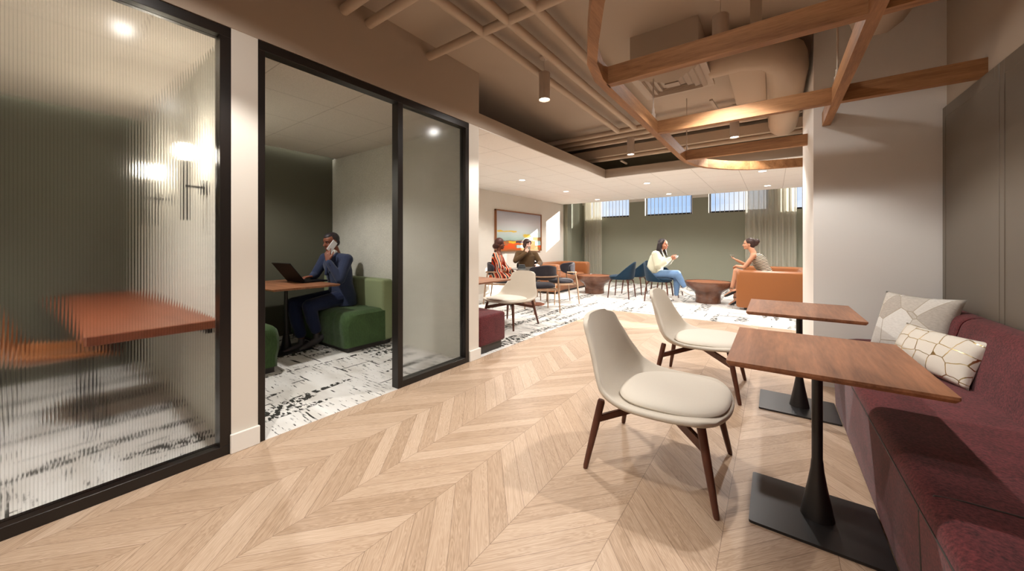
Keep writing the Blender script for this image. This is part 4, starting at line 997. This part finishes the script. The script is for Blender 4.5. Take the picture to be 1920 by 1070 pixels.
# ---- woman in cream sweater
J = dict(pelvis=V(-.03, 0, .58), waist=V(-.04, 0, .73), chest=V(.0, 0, .92), neck=V(.04, 0, 1.065), shL=V(.0, .165, 1.0), shR=V(.0, -.165, 1.0), elL=V(.10, .21, .79), wrL=V(.275, .075, .90), elR=V(.07, -.21, .77), wrR=V(.265, -.075, .91),
         knL=V(.37, .10, .54), knR=V(.40, -.03, .60), anL=V(.36, .08, .12), anR=V(.54, .0, .325), toL=V(.50, .06, .04), toR=V(.66, .0, .26))
H3 = headmat(V(.115, 0, 1.212), -.25, .03)
wo = seated('person', 'woman in cream sweater and jeans on a blue chair holding a white cup', (-2.02, 8.12, 0), 0, J, 'skin_med', H3, .97, .007,
            feet=False, hands=[dict(wrist=J['wrL'], fwd=(.85, -.25, .35), palm=(0, -.7, .5), curls=(.45, .5, .5, .5), side=-1, L=.16), dict(wrist=J['wrR'], fwd=(.9, .3, .25), palm=(0, .8, .4), curls=(.45, .5, .5, .5), side=1, L=.16)])
face_parts(H3, wo, .97, 'skin_med', 'lip_b', 'hair_black')
def f(b):
    ell_prim(b, V(-.022, 0, .042), (.094, .084, .086), (0, 0, 0), H3); ell_prim(b, V(-.05, 0, -.03), (.062, .078, .09), (0, 0, 0), H3)
    T = lambda *p: H3 @ Vector(p)
    for s in (1, -1): limb(b, [T(-.01, .072 * s, .03), T(-.02, .082 * s, -.08), T(.015, .085 * s, -.19), T(.05, .075 * s, -.25)], [.03, .034, .03, .012]); limb(b, [T(-.05, .05 * s, .0), T(-.075, .05 * s, -.12), T(-.06, .05 * s, -.2)], [.05, .045, .025])
blob('hair', f, 'hair_black', wo, .007, 3)
def f(b):
    loft_prim(b, [(V(-.06, 0, .60), .155, .19), (V(-.06, 0, .66), .165, .20), (V(-.04, 0, .78), .16, .195), (V(.0, 0, .92), .15, .20), (V(.02, 0, 1.0), .12, .185), (V(.035, 0, 1.06), .075, .10)], 26)
    for s in ('L', 'R'): limb(b, [V(.02, .08 if s == 'L' else -.08, 1.0), J['sh' + s], J['el' + s], J['el' + s] * .45 + J['wr' + s] * .55 + V(0, 0, -.005), J['wr' + s]], [.07, .082, .085, .072, .042])
blob('sweater', f, 'sweater', wo, .008, 4)
def jeans(b):
    for s in ('L', 'R'):
        y = .08 if s == 'L' else -.08; limb(b, [V(-.05, y, .565), J['kn' + s], J['kn' + s] * .5 + J['an' + s] * .5, J['kn' + s] * .1 + J['an' + s] * .9], [.108, .076, .064, .046])
    ell_prim(b, V(-.06, 0, .57), (.13, .18, .10))
blob('jeans', jeans, 'jean', wo, .008, 4)
for s in ('L', 'R'): blob('shoe', lambda b: foot_prims(b, J['an' + s] - V(0, 0, .012), J['to' + s] - J['an' + s], (0, 0, 1), .25, .043, .036), 'white_shoe', wo, .007, 3)
def cup(name, label, loc, r=.05, h=.055, mat='porcelain'):
    b = B(); lathe(b, [(r * .45, 0), (r * .55, .006), (r * .9, h * .55), (r, h), (r * .94, h), (r * .84, h * .5), (r * .4, .01)], 32); o = obj(name, b, mat, None, True); o.location = loc; return tag(o, label, 'cup')
cup('coffee_cup', 'white cup held in both hands by the woman in the cream sweater', (-1.655, 8.12, .925), .052, .052)

# ---- woman in striped dress on the right sofa (faces -x of the world)
J = dict(pelvis=V(-.11, 0, .56), waist=V(-.07, 0, .73), chest=V(.02, 0, .91), neck=V(.09, 0, 1.05), shL=V(.08, .16, 1.0), shR=V(.09, -.16, .99), elL=V(.23, .17, .77), wrL=V(.37, .02, .785), elR=V(.20, -.15, .79), wrR=V(.375, -.06, .90),
         knL=V(.37, .07, .69), knR=V(.36, -.07, .56), anL=V(.455, .07, .33), anR=V(.40, -.06, .14), toL=V(.62, .07, .215), toR=V(.52, -.04, .05))
H4 = headmat(V(.165, 0, 1.215), .1, -.02)
w4 = seated('person', 'woman with bun in black and cream striped dress on the right leather sofa', (-.22, 8.38, 0), PI, J, 'skin_tan', H4, .95, .007,
            hands=[dict(wrist=J['wrR'], fwd=(.85, .05, .5), palm=(-.3, 0, 1), curls=(.5, .55, .6, .65), side=1, L=.16), dict(wrist=J['wrL'], fwd=(.35, -.9, -.25), palm=(-.2, -.1, -1), curls=(.3, .3, .35, .4), side=-1, L=.16)])
face_parts(H4, w4, .95, 'skin_tan', 'lip_b', 'hair_brown')
def f(b):
    ell_prim(b, V(-.02, 0, .042), (.092, .080, .084), (0, 0, 0), H4); ell_prim(b, V(-.05, 0, -.01), (.06, .07, .07), (0, 0, 0), H4); ell_prim(b, V(-.125, 0, .055), (.052, .052, .052), (0, 0, 0), H4); ell_prim(b, V(-.11, 0, .01), (.045, .045, .045), (0, 0, 0), H4)
blob('hair', f, 'hair_brown', w4, .007, 2)
def f(b):
    loft_prim(b, [(V(-.12, 0, .50), .15, .19), (V(-.11, 0, .62), .135, .175), (V(-.07, 0, .74), .11, .145), (V(.0, 0, .88), .125, .155), (V(.05, 0, .97), .115, .14), (V(.075, 0, 1.03), .06, .075)], 26)
    for s in (1, -1): limb(b, [V(-.10, .08 * s, .56), V(.24, .07 * s, .62 if s > 0 else .56)], [.11, .088])
blob('dress', f, 'bw', w4, .007, 4)
for s in ('L', 'R'):
    b = B(); a = J['an' + s]; t_ = J['to' + s]; d = (t_ - a).normalized(); base = a - V(0, 0, .055)
    foot_prims(b, a - V(0, 0, .012), d, (0, 0, 1), .235, .037, .026); bmesh.ops.bisect_plane(b, geom=b.verts[:] + b.edges[:] + b.faces[:], plane_co=a - V(0, 0, .05), plane_no=V(-d.z * .3, 0, 1), clear_outer=True)
    tube(b, [base - d * .04, base - d * .045 - V(0, 0, .075)], [.012, .005], 8); cyl(b, a + V(0, 0, .012), a + V(0, 0, .024), .036, .035); obj('high_heel', b, 'black_heel', w4, True)
cup('teacup', 'sage green cup held up by the woman in the striped dress', (-.668, 8.435, .952), .043, .055, 'glaze')

# ---- woman in multicolour dress, seen from behind her side
J = dict(pelvis=V(-.03, 0, .56), waist=V(-.02, 0, .72), chest=V(.0, 0, .91), neck=V(.02, 0, 1.06), shL=V(.0, .16, 1.0), shR=V(.0, -.16, 1.0), elL=V(.12, .19, .76), wrL=V(.32, .06, .645), elR=V(.12, -.19, .76), wrR=V(.33, -.05, .64),
         knL=V(.42, .09, .54), knR=V(.42, -.08, .53), anL=V(.42, .08, .10), anR=V(.42, -.06, .10), toL=V(.54, .08, .05), toR=V(.54, -.06, .05))
H1 = headmat(V(.055, 0, 1.215), .05, .03)
w1 = seated('person', 'woman with low bun in multicolour striped dress on a charcoal chair, seen from the side', (-4.66, 5.90, 0), math.radians(22), J, 'skin_dark', H1, .97, .007,
            feet=False, hands=[dict(wrist=J['wrL'], fwd=(.9, -.3, -.2), palm=(0, -.3, -1), curls=(.3, .3, .35, .4), side=-1, L=.16), dict(wrist=J['wrR'], fwd=(.9, .3, -.2), palm=(0, .3, -1), curls=(.3, .3, .35, .4), side=1, L=.16)])
face_parts(H1, w1, .97, 'skin_dark', 'lip_a', 'hair_auburn')
def f(b):
    ell_prim(b, V(-.018, 0, .046), (.103, .092, .092), (0, 0, 0), H1); ell_prim(b, V(-.05, 0, -.012), (.078, .09, .08), (0, 0, 0), H1); ell_prim(b, V(-.098, 0, -.045), (.062, .066, .058), (0, 0, 0), H1)
blob('hair', f, 'hair_auburn', w1, .007, 2)
def f(b):
    loft_prim(b, [(V(-.04, 0, .48), .14, .19), (V(-.03, 0, .58), .14, .18), (V(-.02, 0, .72), .108, .145), (V(.0, 0, .88), .12, .16), (V(.0, 0, .98), .105, .155), (V(.01, 0, 1.03), .06, .085)], 26)
    for s in ('L', 'R'):
        limb(b, [V(.0, .08 if s == 'L' else -.08, 1.0), J['sh' + s], J['el' + s], J['wr' + s]], [.05, .054, .043, .032]); y = .08 if s == 'L' else -.08
        limb(b, [V(-.03, y, .555), J['kn' + s], J['kn' + s] * .55 + J['an' + s] * .45], [.105, .08, .075])
blob('dress', f, 'multi', w1, .007, 4)
for s in ('L', 'R'): blob('shoe', lambda b: foot_prims(b, J['an' + s] - V(0, 0, .01), J['to' + s] - J['an' + s], (0, 0, 1), .24, .038, .03), 'black_heel', w1, .007, 2)
def f(b):
    ell_prim(b, V(0, 0, 0), (.10, .05, .055)); ell_prim(b, V(.05, 0, .03), (.05, .045, .045)); ell_prim(b, V(-.06, 0, -.005), (.06, .055, .045))
o = blob('handbag', f, 'clay', None, .008, 2); o.location = (-4.43, 5.97, .665); o.rotation_euler = (0, 0, .4); tag(o, 'tan leather pouch bag on the lap of the woman in the striped dress', 'bag')

# ---- man in brown turtleneck drinking
J = dict(pelvis=V(-.03, 0, .56), waist=V(-.02, 0, .72), chest=V(.01, 0, .90), neck=V(.03, 0, 1.06), yaw=.1, shL=V(.0, .185, 1.0), shR=V(.03, -.185, 1.0), elL=V(.05, .30, .80), wrL=V(.26, .24, .775), elR=V(.16, -.25, .86), wrR=V(.20, -.03, 1.02),
         knL=V(.40, .12, .52), knR=V(.40, -.12, .52), anL=V(.38, .12, .10), anR=V(.38, -.12, .10), toL=V(.52, .12, .05), toR=V(.52, -.12, .05))
H2 = headmat(V(.05, .01, 1.205), .55, -.02)
m2 = seated('person', 'man in olive brown turtleneck drinking from a cup at the round table', (-4.45, 6.68, 0), math.radians(-52), J, 'skin_pale', H2, .97, .007,
            feet=False, hands=[dict(wrist=J['wrL'], fwd=(.9, -.3, -.1), palm=(0, -.5, -1), curls=(.5, .55, .6, .6), side=-1, L=.17), dict(wrist=J['wrR'], fwd=(-.1, .45, .9), palm=(-.7, .6, -.1), curls=(.45, .5, .55, .6), side=1, L=.17)])
face_parts(H2, m2, .97, 'skin_pale', 'lip_b', 'hair_brown')
def f(b):
    ell_prim(b, V(-.012, 0, .05), (.096, .086, .086), (0, 0, 0), H2); ell_prim(b, V(-.045, 0, -.012), (.066, .08, .08), (0, 0, 0), H2); ell_prim(b, V(.055, -.03, .062), (.045, .045, .036), (0, 0, 0), H2); ell_prim(b, V(.04, .055, .045), (.04, .025, .045), (0, 0, 0), H2); ell_prim(b, V(.02, -.068, .01), (.035, .02, .055), (0, 0, 0), H2)
blob('hair', f, 'hair_brown', m2, .007, 2)
def f(b):
    loft_prim(b, [(V(-.04, 0, .54), .15, .185), (V(-.03, 0, .66), .14, .175), (V(.0, 0, .86), .145, .19, .1), (V(.02, 0, .97), .13, .195, .1), (V(.03, 0, 1.04), .09, .13), (V(.035, 0, 1.09), .062, .066), (V(.04, 0, 1.115), .06, .063)], 26)
    for s in ('L', 'R'): limb(b, [V(.02, .1 if s == 'L' else -.1, 1.01), J['sh' + s], J['el' + s], J['wr' + s]], [.065, .074, .060, .042])
blob('turtleneck', f, 'brown_knit', m2, .007, 4)
def f(b):
    for s in ('L', 'R'):
        y = .08 if s == 'L' else -.08; limb(b, [V(-.05, y, .555), J['kn' + s], J['kn' + s] * .1 + J['an' + s] * .9], [.105, .08, .055])
blob('trousers', f, 'dark_pant', m2, .009, 3)
for s in ('L', 'R'): blob('shoe', lambda b: foot_prims(b, J['an' + s] - V(0, 0, .012), J['to' + s] - J['an' + s], (0, 0, 1), .26, .043, .035), 'lshoe', m2, .009, 2)
q = Matrix.Translation((-4.45, 6.68, 0)) @ Matrix.Rotation(math.radians(-52), 4, 'Z') @ Vector((.185, .045, 1.075))
o = cup('paper_cup', 'small glass cup at the mouth of the man in the brown turtleneck', tuple(q), .033, .085, 'glaze'); o.rotation_euler = (0, 0, 0)
